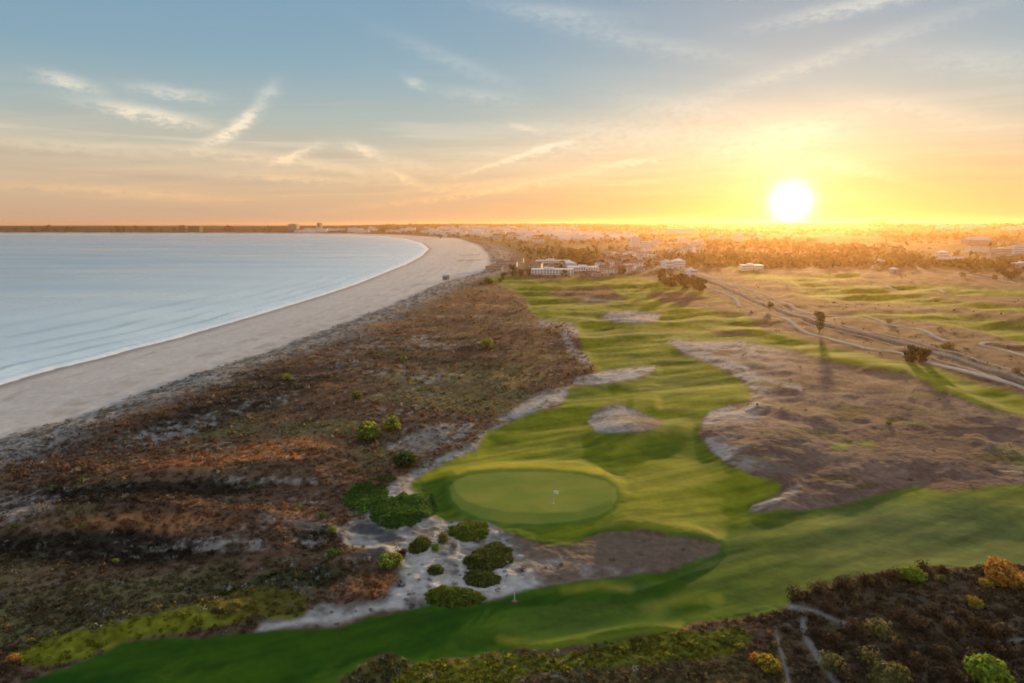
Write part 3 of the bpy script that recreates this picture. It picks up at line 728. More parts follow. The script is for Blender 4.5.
def tube(P, r0, r1, seg=6, base=0):
    V_, Fq = [], []; P = [Vector(p) for p in P]; n = len(P)
    for i, p in enumerate(P):
        t = (P[min(i+1, n-1)]-P[max(i-1, 0)]).normalized(); a = t.orthogonal().normalized(); b = t.cross(a)
        r = r0+(r1-r0)*i/(n-1)
        for k in range(seg):
            an = 2*math.pi*k/seg; V_.append(p+(a*math.cos(an)+b*math.sin(an))*r)
    for i in range(n-1):
        for k in range(seg):
            k2 = (k+1) % seg; Fq.append([base+i*seg+k, base+i*seg+k2, base+(i+1)*seg+k2, base+(i+1)*seg+k])
    return [tuple(q) for q in V_], Fq
def tubes_mesh(name, lst, mat):
    V_, Fq = [], []
    for P, r0, r1 in lst:
        a, b = tube(P, r0, r1, 6, len(V_)); V_ += a; Fq += b
    return mesh_np(name, np.array(V_), np.array(Fq), 4, True, [mat])
def stems(w, h, rng):
    l = []
    for i in range(5):
        a = rng.uniform(0, 6.28); q = w*.28
        l.append(([(0, 0, -.1), (math.cos(a)*q*.4, math.sin(a)*q*.4, h*.25), (math.cos(a)*q, math.sin(a)*q, h*.6)], max(.03, w*.03), max(.01, w*.01)))
    return tubes_mesh('stem', l, M_bark)

S = shrub
S('round_shrub', 369, 441, 27, 23, F_yel, 'largest bright yellow green round bush in the brown heath, left one of a touching pair', group=None)
S('round_shrub', 391, 431, 17, 17, F_yel, 'smaller yellow green bush of the touching pair in the heath, right one')
S('round_shrub', 287, 381, 11, 9, F_yel, 'small yellow green bush alone on the heath nearest the beach')
S('round_shrub', 356, 400, 13, 11, F_olv, 'dull olive bush in the heath above the touching yellow pair')
S('round_shrub', 487, 349, 15, 13, F_yel, 'yellow green bush in the rusty heath nearest the far fairway')
S('round_shrub', 404, 468, 26, 16, F_dkg, 'dark green dome shaped bush on the sandy edge left of the putting green')
S('round_shrub', 115, 564, 6, 6, F_lime, 'tiny lime green bush in the dark hollow of the left heath')
S('round_shrub', 435, 553, 11, 10, F_lime, 'small lime bush in the middle of the sandy waste area')
S('round_shrub', 443, 545, 14, 13, F_olv, 'small brownish green bush touching the lime bush in the sandy waste')
S('round_shrub', 389, 570, 25, 15, F_yel, 'pale olive bush beside the rusty slope left of the sandy waste')
S('round_shrub', 400, 558, 14, 10, F_brn, 'dark brown bush just behind the pale olive one at the sandy waste')
S('round_shrub', 332, 534, 12, 8, F_lime, 'lime green bush in the row beside the upper dark pool')
S('round_shrub', 330, 559, 16, 8, F_grs, 'low green bush on the rusty slope below the upper dark pool')
S('round_shrub', 322, 519, 10, 8, F_grs, 'tiny green bush at the rim of the upper dark pool')
S('round_shrub', 500, 283, 7, 6, F_pine, 'small dark shrub before the beach houses')
# right heath, flowering ones
S('flowering_shrub', 1008, 588, 36, 24, F_org, 'big orange flowering bush at the right end of the dark heath', 'shrub')
S('flowering_shrub', 989, 589, 15, 9, F_gold, 'small golden bush just left of the big orange one')
S('flowering_shrub', 915, 584, 24, 15, F_lime, 'yellow green bush at the upper edge of the dark heath beside the fairway')
S('flowering_shrub', 977, 609, 17, 11, F_gold, 'golden yellow bush alone amid the dark heath')
S('flowering_shrub', 942, 583, 12, 9, F_olv, 'olive bush on the upper edge of the dark heath between yellow and orange ones')
S('flowering_shrub', 772, 674, 26, 16, F_gold, 'golden bush on the brown bank left of the sandy gap')
S('flowering_shrub', 757, 665, 14, 9, F_org, 'orange tinted bush on the bank just left of the golden one')
S('leafy_shrub', 1003, 694, 44, 26, F_lime, 'big bright lime green bush in the lower right corner')
S('leafy_shrub', 892, 690, 40, 18, F_olv, 'low olive green bush in the lower dark heath')
S('leafy_shrub', 10, 664, 13, 8, F_org, 'rusty orange bush at the lower left corner')
S('leafy_shrub', 890, 324, 9, 7, F_olv, 'small olive bush between the two upper paths')
S('leafy_shrub', 950, 349, 16, 7, F_olv, 'low bush at the end of the upper path')
S('leafy_shrub', 1018, 373, 9, 7, F_olv, 'low bush beside the railway at the right edge')
S('leafy_shrub', 890, 425, 7, 5, F_pine, 'little dark bush alone on the pale right dune')
DKB = [(797,601,19,14),(820,598,20,19),(846,592,22,15),(868,588,20,13),(880,585,11,12),(924,572,13,14),(942,574,10,10),(896,582,16,14),(828,615,16,12),(842,620,14,12),(858,617,14,13),(812,622,14,12),(787,634,10,9),
       (815,640,18,13),(836,648,22,15),(858,640,26,15),(888,642,34,18),(920,634,28,15),(872,668,22,17),(835,676,26,18),(848,688,24,14),(906,622,20,13),(935,620,20,13),(958,640,24,14),(985,636,26,14),(1008,642,26,16),
       (945,662,22,15),(975,668,24,15),(1010,662,22,13),(922,672,24,14),(904,655,18,12),(960,686,22,13),(990,652,16,11),(965,618,14,9),(1006,618,15,9),(800,655,12,9)]
for i, (u, v, w, h) in enumerate(DKB):
    lb = 'dark brown rounded heath bush packed among others in the lower right heath'
    if i < 5: lb = 'dark brown bush of the row where the lower right heath meets the fairway'
    if i in (5,): lb = 'blackish round bush standing up behind the yellow green bush at the fairway edge'
    if i in (18, 19): lb = 'rounded brown bush with a pale top beside the sandy track at the bottom'
    S('heath_shrub', u, v, w, h, F_brn if i not in (18, 19, 16) else F_olv, lb, 'shrub', 'dark bushes of the lower right heath', n=420, seed=400+i)

# ground cover mats on the waste sand
def cover_mat(u, v, wpx, hpx, mat, label, hgt=.55, ang=0, shape=None):
    hgt *= .7
    rng = np.random.default_rng(int(u*3+v))
    # outline on the ground from the chart
    t = np.linspace(0, 2*math.pi, 64, endpoint=False)
    rr = 1+.06*np.sin(2*t+u)+.05*np.sin(3*t+v)+(shape(t) if shape else 0)+.05*np.sin(7*t+u*.7)+.035*np.sin(13*t+v)+.03*rng.normal(size=64)
    ca, sa = math.cos(math.radians(ang)), math.sin(math.radians(ang))
    eu = wpx*.5*np.cos(t)*rr; ev = hpx*.5*np.sin(t)*rr
    x, y, z = at(u+eu*ca-ev*sa, v+eu*sa+ev*ca)
    cx_, cy_, cz_ = at1(u, v)
    e = empty('shrub_mat', (cx_, cy_, cz_), label=label, cat='ground cover', group=None)
    rings = 9; V_ = []; 
    for i in range(rings+1):
        f = 1-i/rings
        px_ = cx_+(x-cx_)*f; py_ = cy_+(y-cy_)*f
        hz = hgt*(1-f**3.2)
        zz = ground_z(px_, py_)+hz*(1+.35*fbm(px_/1.3, py_/1.3, 2, 5)) - (.1 if i == 0 else 0)
        V_.append(np.stack([px_-cx_, py_-cy_, zz-cz_], -1))
    G = np.array(V_); n = 64; id_ = np.arange((rings+1)*n).reshape(rings+1, n)
    nx = np.roll(id_, -1, axis=1)
    q = np.stack([id_[:-1], nx[:-1], nx[1:], id_[1:]], -1).reshape(-1, 4)
    me = mesh_np('mound', G.reshape(-1, 3), q, 4, True, [mat]); set_attr(me, 'Col', np.full((len(me.vertices), 3), .75)); link('leafy_mound', me, e)
    # leaves over it
    m = int(min(7000, wpx*hpx*6)); k1 = rng.random(m)**.5; ti = rng.random(m)*n
    i0 = ti.astype(int) % n; f = ti-np.floor(ti); ex = x[i0]*(1-f)+x[(i0+1) % n]*f; ey = y[i0]*(1-f)+y[(i0+1) % n]*f
    px_ = cx_+(ex-cx_)*k1; py_ = cy_+(ey-cy_)*k1; zz = ground_z(px_, py_)+hgt*(1-k1**3.2)*1.05
    c = leaf_cloud(m, rng, (.08, .08, .08), .30, .5).reshape(m, 3, 3)+np.stack([px_-cx_, py_-cy_, zz-cz_], -1)[:, None]
    link('leaves', leaf_mesh('leaves', c.reshape(-1, 3), mat, rng, .4), e)
cover_mat(403, 511, 60, 38, F_grs, 'largest dark green shrub mat, touching the left end of the putting green surround', .9, -8, lambda t: .12*np.cos(2*t+.6))
cover_mat(469, 532, 44, 19, F_mat, 'oval green mat just below the left end of the putting green', .6)
cover_mat(489, 558, 52, 26, F_mdk, 'kidney shaped dark green mat in the middle of the sandy waste', .7, -14, lambda t: -.16*np.exp(-((t-4.3)/.5)**2))
cover_mat(482, 580, 39, 15, F_mdk, 'small oval dark mat directly above the long pear shaped one', .5, 3)
cover_mat(452, 598, 60, 20, F_mat, 'long pear shaped green mat lowest in the sandy waste beside the fairway', .6, 0, lambda t: .06*np.cos(t))
cover_mat(436, 571, 15, 10, F_mdk, 'tiny round dark mat in the sandy waste', .45)
cover_mat(365, 498, 46, 25, F_grs, 'bright green ragged mat left of the largest dark mat', .35, -16)
cover_mat(420, 546, 24, 14, F_mdk, 'small dark mat between the lower pool and the lime bush', .4, -30)
cover_mat(386, 479, 20, 8, F_mdk, 'low dark green mat on the slope between the dome shaped bush and the largest mat', .4)

# ------------------------------------------------------------------ trees
def make_tree(w, h, rng, mat, trunk_h=.3, n=900, nl=12):
    """returns crown mesh, trunk mesh for a tree of width w and height h"""
    lob = []
    for _ in range(nl):
        a = rng.uniform(0, 6.28); q = rng.uniform(.15, .75)
        lob.append((math.cos(a)*q*.8, math.sin(a)*q*.8, rng.uniform(-.85, .65), rng.uniform(.26, .46)))
    ch = h*(1-trunk_h)
    c = leaf_cloud(n, rng, (w*.5, w*.5, ch*.5), w*.075, .35, lobes=lob); c[:, 2] += h*trunk_h+ch*.46
    crown = leaf_mesh('crown', c, mat, rng, .4)
    l = [([(0, 0, -.4), (w*.02, 0, h*trunk_h*.6), (w*.03, w*.02, h*.75)], w*.05, w*.015)]
    for k in range(6):
        a = 6.28*k/6+rng.uniform(0, .6); l.append(([(w*.02, 0, h*trunk_h*.8), (math.cos(a)*w*.18, math.sin(a)*w*.18, h*(trunk_h+.15)), (math.cos(a)*w*.36, math.sin(a)*w*.36, h*rng.uniform(.6, .8))], w*.025, w*.006))
    return crown, tubes_mesh('trunk', l, M_bark)
def tree(name, u, v, wpx, hpx, mat, label, group=None, **k):
    x, y, z = at1(u, v); s = math.hypot(y, CAM_H-z)/F; rng = np.random.default_rng(int(u*11+v))
    cr, tr = make_tree(wpx*s, hpx*s, rng, mat, **k)
    e = empty(name, (x, y, z), label=label, cat='tree', group=group); link('crown', cr, e); link('trunk', tr, e); return e
tree('round_tree', 819, 333, 15, 24, F_pine, 'tall slim tree beside the kink of the pale path', trunk_h=.12)
tree('round_tree', 911, 362, 22, 21, F_pine, 'dense dark tree beside the railway, taller left half of a joined pair', trunk_h=.06, n=1500)
tree('round_tree', 924, 361, 19, 14, F_pine, 'lower dark tree on the right of the joined pair beside the railway', trunk_h=.06, n=1200)
tree('round_tree', 770, 311, 9, 11, F_pine, 'small tree at the edge of the railway above the tall slim tree')
for i, (u, v, w, h, lb) in enumerate([(670,287,20,17,'leftmost big dark tree of the grove below the white houses'),(683,289,20,19,'middle big dark tree of the grove below the white houses'),(699,291,19,15,'rightmost spreading tree of the grove below the white houses'),
        (692,286,12,12,'small tree at the back of the grove below the white houses'),(663,281,14,13,'small tree at the back left of the grove below the white houses')]):
    tree('grove_tree', u, v, w, h, F_pine, lb, trunk_h=.1, n=1100)
for (u, v, w, h, lb) in [(488,284,13,9,'low round tree at the beach corner of the far fairway'),(503,279,9,9,'dark tree just left of the orange lit beach houses'),(512,276,13,13,'largest tree among the beach houses'),(521,276,9,9,'tree on the right of the largest beach tree'),
        (529,274,9,8,'tree touching the left end of the long white roofs'),(565,277,11,8,'round dark tree before the long white roofs'),(622,274,11,11,'round dark tree at the right end of the long white roofs'),(640,272,9,7,'tree beside the low town houses right of the white roofs'),(546,256,11,8,'lone round tree on the brown plain behind the beach houses')]:
    tree('town_tree', u, v, w, h, F_pine, lb, trunk_h=.08, n=500)
protos = []
for k in range(5):
    rng = np.random.default_rng(90+k); protos.append(make_tree(9+k, 6+.8*k, rng, F_pine, .12, 240, 7))
def town_tree(u, v, s, label, group):
    x, y, z = at1(u, v); cr, tr = random.choice(protos)
    e = empty('broadleaf_tree', (x, y, z), random.uniform(0, 6), label=label, cat='tree', group=group); e.scale = (s, s, s)
    link('crown', cr, e); link('trunk', tr, e)
for i in range(34): town_tree(random.uniform(575, 660), random.uniform(258, 275), random.uniform(.5, .9), 'small dark tree among the low town houses behind the fairway', 'trees among the low town houses')
for i in range(26): town_tree(random.uniform(960, 1030), random.uniform(267, 280), random.uniform(.6, 1.1), 'dark tree of the belt above the right fairways', 'tree belt above the right fairways')
for i in range(30): town_tree(random.uniform(560, 760), random.uniform(238, 262), random.uniform(.7, 1.4), 'small hazy tree on the slope around the hillside houses', 'trees around the hillside houses')
for i in range(22): town_tree(random.uniform(440, 640), random.uniform(230, 241), random.uniform(1.2, 2.4), 'far hazy tree in front of the distant town', 'trees before the distant town')
for i in range(12): town_tree(random.uniform(868, 886), random.uniform(223.5, 226), random.uniform(1.5, 2.2), 'tree of the clump crowning the hill right of the sun', 'hilltop tree clump right of the sun')
for i in range(30): town_tree(random.uniform(0, 300), random.uniform(231.0, 232.6), random.uniform(3, 6), 'dark tree along the far shore of the bay', 'trees along the far shore')

# ------------------------------------------------------------------ houses
W_white = plain_mat('white_render', (.82, .79, .75), .8, .06, .4); W_cream = plain_mat('cream_render', (.60, .50, .40), .8, .06, .4); W_grey = plain_mat('grey_render', (.34, .32, .31), .8, .08, .4)
R_tile = plain_mat('terracotta_tiles', (.33, .13, .07), .85, .2, 1.5); R_flat = plain_mat('pale_flat_roof', (.80, .78, .75), .7, .1, .5); R_grey = plain_mat('grey_roof', (.38, .37, .37), .6, .1, .5)
M_win = plain_mat('window_glass', (.05, .06, .07), .12, .05, 1., .6); M_wood = plain_mat('door_wood', (.14, .08, .05), .6)
R_dark = plain_mat('dark_facade', (.13, .12, .12), .8, .1, .3)
def boxes(name, bs, mat):
    V_, Fq = [], []
    for (x0, y0, z0, x1, y1, z1) in bs:
        b = len(V_); V_ += [(x0,y0,z0),(x1,y0,z0),(x1,y1,z0),(x0,y1,z0),(x0,y0,z1),(x1,y0,z1),(x1,y1,z1),(x0,y1,z1)]
        Fq += [[b+i for i in f] for f in ((3,2,1,0),(4,5,6,7),(0,1,5,4),(1,2,6,5),(2,3,7,6),(3,0,4,7))]
    return mesh_np(name, np.array(V_, float), np.array(Fq), 4, False, [mat])
def gable(w, d, z, rise, ov, mat):
    x = w/2+ov; y = d/2+ov
    V_ = [(-x,-y,z),(x,-y,z),(x,y,z),(-x,y,z),(-x,0,z+rise),(x,0,z+rise)]
    me = bpy.data.meshes.new('roof'); me.from_pydata(V_, [], [(0,1,5,4),(2,3,4,5),(0,4,3),(1,2,5),(3,2,1,0)]); me.materials.append(mat); me.update(); return me
def hip(w, d, z, rise, ov, mat):
    x = w/2+ov; y = d/2+ov; k = max(0, x-y*.95)
    V_ = [(-x,-y,z),(x,-y,z),(x,y,z),(-x,y,z),(-k,0,z+rise),(k,0,z+rise)]
    me = bpy.data.meshes.new('roof'); me.from_pydata(V_, [], [(0,1,5,4),(2,3,4,5),(0,4,3),(1,2,5),(3,2,1,0)]); me.materials.append(mat); me.update(); return me
def house_meshes(w, d, h, style, wall, roofm, storeys=2, nwin=None):
    parts = [('wall', boxes('wall', [(-w/2,-d/2,-1.5,w/2,d/2,h)], wall))]
    if style == 'gable': parts.append(('roof', gable(w, d, h+.003, d*.22, .4, roofm)))
    elif style == 'hip': parts.append(('roof', hip(w, d, h+.003, d*.22, .4, roofm)))
    else: parts.append(('roof', boxes('roof', [(-w/2-.15,-d/2-.15,h+.003,w/2+.15,d/2+.15,h+.35),(-w*.2,-d*.2,h+.353,w*.05,d*.2,h+1.9)], roofm)))
    nwin = nwin or max(2, int(w/3.2)); sh = h/storeys
    dx = w/nwin
    for s in range(storeys):
        for k in range(nwin):
            x0 = -w/2+dx*(k+.3); z0 = s*sh+sh*.3
            if s == 0 and k == nwin//2:
                parts.append(('door', boxes('door', [(x0,-d/2-.06,0,x0+1.1,-d/2+.02,2.1)], M_wood)))
            else: parts.append(('window', boxes('window', [(x0,-d/2-.05,z0,x0+dx*.42,-d/2+.02,z0+sh*.45)], M_win)))
    return parts
def house(name, u, v, wpx, hpx, dpx_m, style, wall, roofm, label, cat='house', group=None, storeys=None, rz=None, nwin=None):
    x, y, z = at1(u, v); s = math.hypot(y, CAM_H-z)/F; w = wpx*s; h = hpx*s*.8
    st = storeys or max(1, min(6, round(h/3)))
    rz = random.uniform(-.5, .5) if rz is None else rz
    e = empty(name, (x, y, z), rz, label=label, cat=cat, group=group)
    for n_, me in house_meshes(w, dpx_m, h, style, wall, roofm, st, min(nwin or 14, 14)): link(n_, me, e)
    return e
# near, individual ones
HL = [
 (552,274,42,6,14,'flat',W_white,R_flat,'longest low white building with a pale flat roof behind the fairway, left of the town'),
 (585,270.5,34,4.5,16,'flat',W_white,R_flat,'low white building behind the right end of the longest white one'),
 (536,268,12,5,12,'gable',W_cream,R_tile,'small house with a terracotta roof at the left end of the long white buildings'),
 (553,263,34,3.2,12,'flat',W_white,R_flat,'thin long white building behind the terracotta roofed one'),
 (569,267,12,5,12,'hip',W_white,R_flat,'little white pavilion between the long white buildings'),
 (600,276,16,3.5,10,'flat',W_cream,R_tile,'low cream building beside the right end of the longest white building'),
 (494,271,16,4,10,'gable',W_cream,R_tile,'orange lit beach house with a long sloping roof nearest the sand'),
 (507,266,20,4.5,10,'gable',W_cream,R_tile,'upper orange lit beach house on the dune behind the nearest one'),
 (517,262,13,4,9,'gable',W_cream,R_tile,'beach house with a dark red roof behind the large beach tree'),
 (446,280,5,5,5,'gable',W_grey,R_grey,'tiny grey hut on the sand at the dune edge'),
 (751,270,21,6,12,'flat',W_white,R_flat,'lone white house in the orange plain below the sun'),
 (667,268,9,8,10,'flat',W_white,R_flat,'left half of the white double house above the grove'),
 (678,268,12,9,12,'hip',W_white,R_flat,'right larger half of the white double house above the grove'),
 (691,277,7,9,9,'flat',W_white,R_flat,'narrow white house at the right end of the grove'),
 (695,247,11,7,14,'flat',W_white,R_flat,'bright white block alone on the slope, right of the town'),
 (684,243,12,6,14,'flat',W_white,R_flat,'white block next to the bright one on the slope, right of the town'),
 (646,250,10,10,14,'flat',W_white,R_flat,'tallest white apartment block in front of the hillside town'),
 (635,247,9,12,14,'flat',W_white,R_flat,'slim white tower of flats left of the tallest white block'),
 (655,246,9,7,14,'flat',W_white,R_flat,'square white block right of the tallest white block'),
 (681,234,26,6,25,'flat',W_white,R_flat,'wide pale building high on the hill left of the sun'),
 (738,241,10,7,20,'flat',W_white,R_flat,'pale house in the glow below the sun, left of the road'),
 (942,257,9,6,10,'hip',W_white,R_flat,'small white villa behind the long white wall on the right slope'),
 (977,252,19,6,14,'flat',W_white,R_grey,'white house with a dark middle below the long slanted grey roof'),
 (976,245,22,6,30,'gable',W_grey,R_grey,'large barn with a slanted grey roof on the right slope'),
 (1001,255,15,8,14,'flat',W_cream,R_flat,'cream villa between the barn and the white one at the right edge'),
 (993,258,9,5,10,'flat',W_cream,R_tile,'little lit villa in front of the cream one on the right slope'),
 (1018,254,15,9,14,'hip',W_white,R_grey,'white villa with a grey roof at the right edge of the slope'),
 (1022,267,16,5,12,'flat',W_cream,R_flat,'low cream building below the white villa at the right edge'),
 (880,263,7,3,8,'flat',W_cream,R_flat,'tiny pale shed among the orange scrub right of the sun'),
 (893,272,6,4,8,'hip',W_cream,R_flat,'tiny pale hut above the far right fairway'),
 (875,269,7,3,8,'flat',W_cream,R_tile,'tiny shed left of the pale hut above the far right fairway'),
]
far_wood()
for (u, v, w, h, d, st, wa, ro, lb) in HL:
    house('house', u, v, w, h, d, st, wa, ro, lb, rz=random.uniform(-.12, .12) if w > 12 else None)
# the white garden wall on the right slope
gx_, gy_, gz_ = at(np.array([930., 964, 966, 978]), np.array([259.5, 258.5, 258.5, 258]))
wl = empty('garden_wall', (gx_[0], gy_[0], gz_[0]), math.atan2(gy_[1]-gy_[0], gx_[1]-gx_[0]), label='long straight white garden wall on the right slope', cat='wall')
Lw = math.hypot(gx_[1]-gx_[0], gy_[1]-gy_[0]); link('wall_panel', boxes('wall_panel', [(0,-.2,-2,Lw,.2,3.2)], W_white), wl); link('coping', boxes('coping', [(-.1,-.3,3.203,Lw+.1,.3,3.4)], W_cream), wl)
# repeats
hp = []
for k in range(10):
    w = random.uniform(12, 26); d = random.uniform(9, 13); h = random.choice([3.4, 6.2, 6.4, 9.2])
    st = random.choice(['flat', 'flat', 'gable', 'hip']); hp.append(house_meshes(w, d, h, st, random.choice([W_white, W_white, W_cream]), R_tile if st != 'flat' else R_flat, max(1, round(h/3)), 4))
blk = []
for k in range(6):
    w = random.uniform(26, 60); h = random.choice([9, 12, 15]); blk.append(house_meshes(w, 14, h, 'flat', random.choice([W_white, W_white, W_cream]), R_flat, 3, 6))
def scatter(n, ubox, vbox, lib, label, group, name='house', cat='house', s=(.8, 1.2), minparts=99, cond=None):
    k = 0; tries = 0; used = []
    while k < n and tries < n*40:
        tries += 1
        u = random.uniform(*ubox); v = random.uniform(*vbox)
        if cond and not cond(u, v): continue
        if any(abs(u-a) < 2.6 and abs(v-b) < .8 for a, b in used): continue
        used.append((u, v)); x, y, z = at1(u, v); sc = random.uniform(*s)
        e = empty(name, (x, y, z), random.uniform(-.5, .5), label=label, cat=cat, group=group); e.scale = (sc, sc, sc)
        for n_, me in random.choice(lib)[:minparts]: link(n_, me, e)
        k += 1
scatter(64, (598, 644), (256, 273), hp, 'small pale house packed in the low town right of the long white buildings', 'houses of the low town', s=(.42, .75))
scatter(20, (612, 672), (250, 258), hp, 'small house beside the road below the white apartment blocks', 'houses below the apartment blocks', s=(.5, .9))
scatter(8, (668, 704), (246, 256), hp, 'small pale house on the orange slope right of the apartment blocks', 'houses on the orange slope')
scatter(64, (556, 632), (232.5, 240.5), blk, 'white block in the long bright band of the hillside town', 'blocks of the bright hillside band', 'apartment_block', 'building', (.7, 1.1), 5)
scatter(92, (440, 575), (228.5, 237), blk, 'pale hazy block of the distant town behind the beach', 'blocks of the distant town', 'apartment_block', 'building', (1.0, 1.8), 5)
scatter(22, (300, 440), (229.5, 233), blk, 'pale hazy block of the far town where the bay ends', 'blocks at the end of the bay', 'apartment_block', 'building', (1.1, 1.9), 4)
scatter(10, (480, 545), (237, 243), hp, 'small far house on the plain before the distant town', 'far houses on the plain', s=(1, 1.8), minparts=4)
scatter(16, (640, 760), (230, 245), blk, 'pale house glowing on the orange hillside below the sun', 'houses glowing on the hillside', 'apartment_block', 'building', (.5, .9), 4)
scatter(12, (930, 1024), (226.5, 230), blk, 'pale far building on the skyline plain at the right', 'far buildings at the right', 'apartment_block', 'building', (.8, 1.3), 3)
for (u, v, w, h, lb) in [(184,232,7,8,'dark square tower block on the far shore, left of the pair'),(196,232,12,7,'wide dark tower block on the far shore, right of the pair'),(294,230,9,7,'pale hotel block on the far headland'),(320,230,3,8,'slender dark tower on the far headland')]:
    house('tower_block', u, v, w, h, 40, 'flat', R_dark if u < 280 or u > 310 else W_grey, R_dark, lb, 'building', storeys=4, rz=-.2)

# ------------------------------------------------------------------ beach parasols
def revolve(prof, seg=10):
    V_, Fq = [], []
    for (r, z) in prof:
        for k in range(seg): V_.append((r*math.cos(6.283*k/seg), r*math.sin(6.283*k/seg), z))
    for i in range(len(prof)-1):
        for k in range(seg): Fq.append([i*seg+k, i*seg+(k+1) % seg, (i+1)*seg+(k+1) % seg, (i+1)*seg+k])
    return V_, Fq
M_straw = plain_mat('straw_thatch', (.22, .16, .10), .95, .2, 2); 
v_, f_ = revolve([(2.0, 2.1), (1.2, 2.55), (.05, 3.0), (.05, 2.95), (1.15, 2.45), (1.95, 2.02), (2.0, 2.1)], 12); me_c = mesh_np('canopy', np.array(v_), np.array(f_), 4, True, [M_straw])
me_p = tubes_mesh('pole', [([(0, 0, -.4), (0, 0, 1.5), (0, 0, 2.95)], .07, .05)], M_bark)
def parasol(u, v, label, group):
    x, y, z = at1(u, v); e = empty('beach_parasol', (x, y, z), random.uniform(0, 3), label=label, cat='parasol', group=group); link('canopy', me_c, e); link('pole', me_p, e)
for k in range(7): parasol(461+k*3.0, 256.6-k*.1, 'thatched parasol of the upper row on the sand', 'upper row of beach parasols')
for k in range(9): parasol(457.5+k*2.8, 262.3-k*.1, 'thatched parasol of the lower row on the sand', 'lower row of beach parasols')

# ------------------------------------------------------------------ flagstick and marker post
M_flag = plain_mat('yellow_flag_cloth', (.95, .86, .55), .8); M_polew = plain_mat('white_pole', (.75, .72, .66), .4); M_cup = plain_mat('cup_liner', (.7, .7, .7), .5)
fx, fy, fz = at1(553.5, 504)
fl = empty('flagstick', (fx, fy, fz), label='flagstick with a small pale yellow flag standing in the putting green', cat='flagstick')
link('pole', tubes_mesh('pole', [([(0, 0, -.1), (0, 0, 1.2), (0, 0, 2.5)], .03, .024)], M_polew), fl)
fm_ = []
for i in range(8):
    for j in range(6): fm_.append((.02+.85*i/7, .07*math.sin(i*1.1)*i/7, 1.85+.62*j/5-.02*i))
Fq = [[i*6+j, (i+1)*6+j, (i+1)*6+j+1, i*6+j+1] for i in range(7) for j in range(5)]
me = mesh_np('flag', np.array(fm_), np.array(Fq), 4, True, [M_flag]); fo = link('flag', me, fl); so = fo.modifiers.new('thick', 'SOLIDIFY'); so.thickness = .012
v_, f_ = revolve([(.12, .012), (.09, .02), (.055, .014), (.055, -.1)], 16); link('cup', mesh_np('cup', np.array(v_), np.array(f_), 4, True, [M_cup]), fl)
mx_, my_, mz_ = at1(514.5, 602)
mk = empty('marker_post', (mx_, my_, mz_), label='short white marker post on a dark foot at the fairway edge below the sandy waste', cat='marker post')
link('post', tubes_mesh('post', [([(0, 0, -.1), (0, 0, .7), (0, 0, 1.35)], .06, .05)], M_polew), mk)
v_, f_ = revolve([(.42, 0.0), (.38, .14), (.06, .16), (.06, .1)], 14); link('foot', mesh_np('foot', np.array(v_), np.array(f_), 4, True, [M_wood]), mk)

# ------------------------------------------------------------------ masts on the right skyline
M_mast = plain_mat('mast_steel', (.22, .2, .19), .6)
def mast(u, v, hpx, label, group):
    x, y, z = at1(u, v); s = math.hypot(y, CAM_H-z)/F; h = min(hpx*s, 80-z); b = h*.08
    e = empty('power_mast', (x, y, z), .3, label=label, cat='mast', group=group)
    l = []
    for sx_ in (-1, 1):
        for sy_ in (-1, 1): l.append(([(sx_*b, sy_*b, -1), (sx_*b*.4, sy_*b*.4, h*.55), (0, 0, h)], h*.012, h*.008))
    link('lattice_tower', tubes_mesh('tower', l, M_mast), e)
    for zz in (.68, .8, .92): link('cross_arm', tubes_mesh('arm', [([(-h*.15, 0, h*zz), (0, 0, h*(zz+.01)), (h*.15, 0, h*zz)], h*.008, h*.008)], M_mast), e)
for (u, h) in [(944, 12), (965, 16), (981, 12), (994, 18), (1010, 13)]: mast(u, 228, h, 'faint thin power mast on the right skyline', 'power masts on the right skyline')

# ------------------------------------------------------------------ haze
bpy.ops.mesh.primitive_cube_add(size=1); hz = bpy.context.object; hz.name = 'haze'; hz.data.name = 'haze'
hz.scale = (33500, 19500, 106); hz.location = (500, 7000, 38+7-.0)
hz.scale = (30000, 13600, 92); hz.location = (0, 5800, 36)
m = bpy.data.materials.new('haze_air'); m.use_nodes = True; nt = m.node_tree; nt.nodes.clear()
out = N(nt, 'ShaderNodeOutputMaterial'); pv = N(nt, 'ShaderNodeVolumePrincipled')
pv.inputs['Color'].default_value = (1., .57, .25, 1); pv.inputs['Density'].default_value = 0.42e-4; pv.inputs['Anisotropy'].default_value = .74
L(nt, pv.outputs[0], out.inputs['Volume']); hz.data.materials.append(m); tag(hz, kind='stuff')

# ------------------------------------------------------------------ world
w = bpy.data.worlds.new('World'); scene.world = w; w.use_nodes = True; nt = w.node_tree; nt.nodes.clear()
def val(x):
    n = N(nt, 'ShaderNodeValue'); n.outputs[0].default_value = x; return n.outputs[0]
def mth(op, a, b=None, c=None, clamp=False):
    n = N(nt, 'ShaderNodeMath', operation=op); n.use_clamp = clamp
    for i, q in enumerate((a, b, c)):
        if q is None: continue
        if isinstance(q, (int, float)): n.inputs[i].default_value = q
        else: L(nt, q, n.inputs[i])
    return n.outputs[0]
def mixc(f, a, b, mode='MIX'):
    n = N(nt, 'ShaderNodeMix', data_type='RGBA', blend_type=mode)
    for i, q in ((0, f), (6, a), (7, b)):
        if isinstance(q, (int, float)): n.inputs[i].default_value = q
        elif isinstance(q, tuple): n.inputs[i].default_value = q+(1,) if len(q) == 3 else q
        else: L(nt, q, n.inputs[i])
    return n.outputs[2]
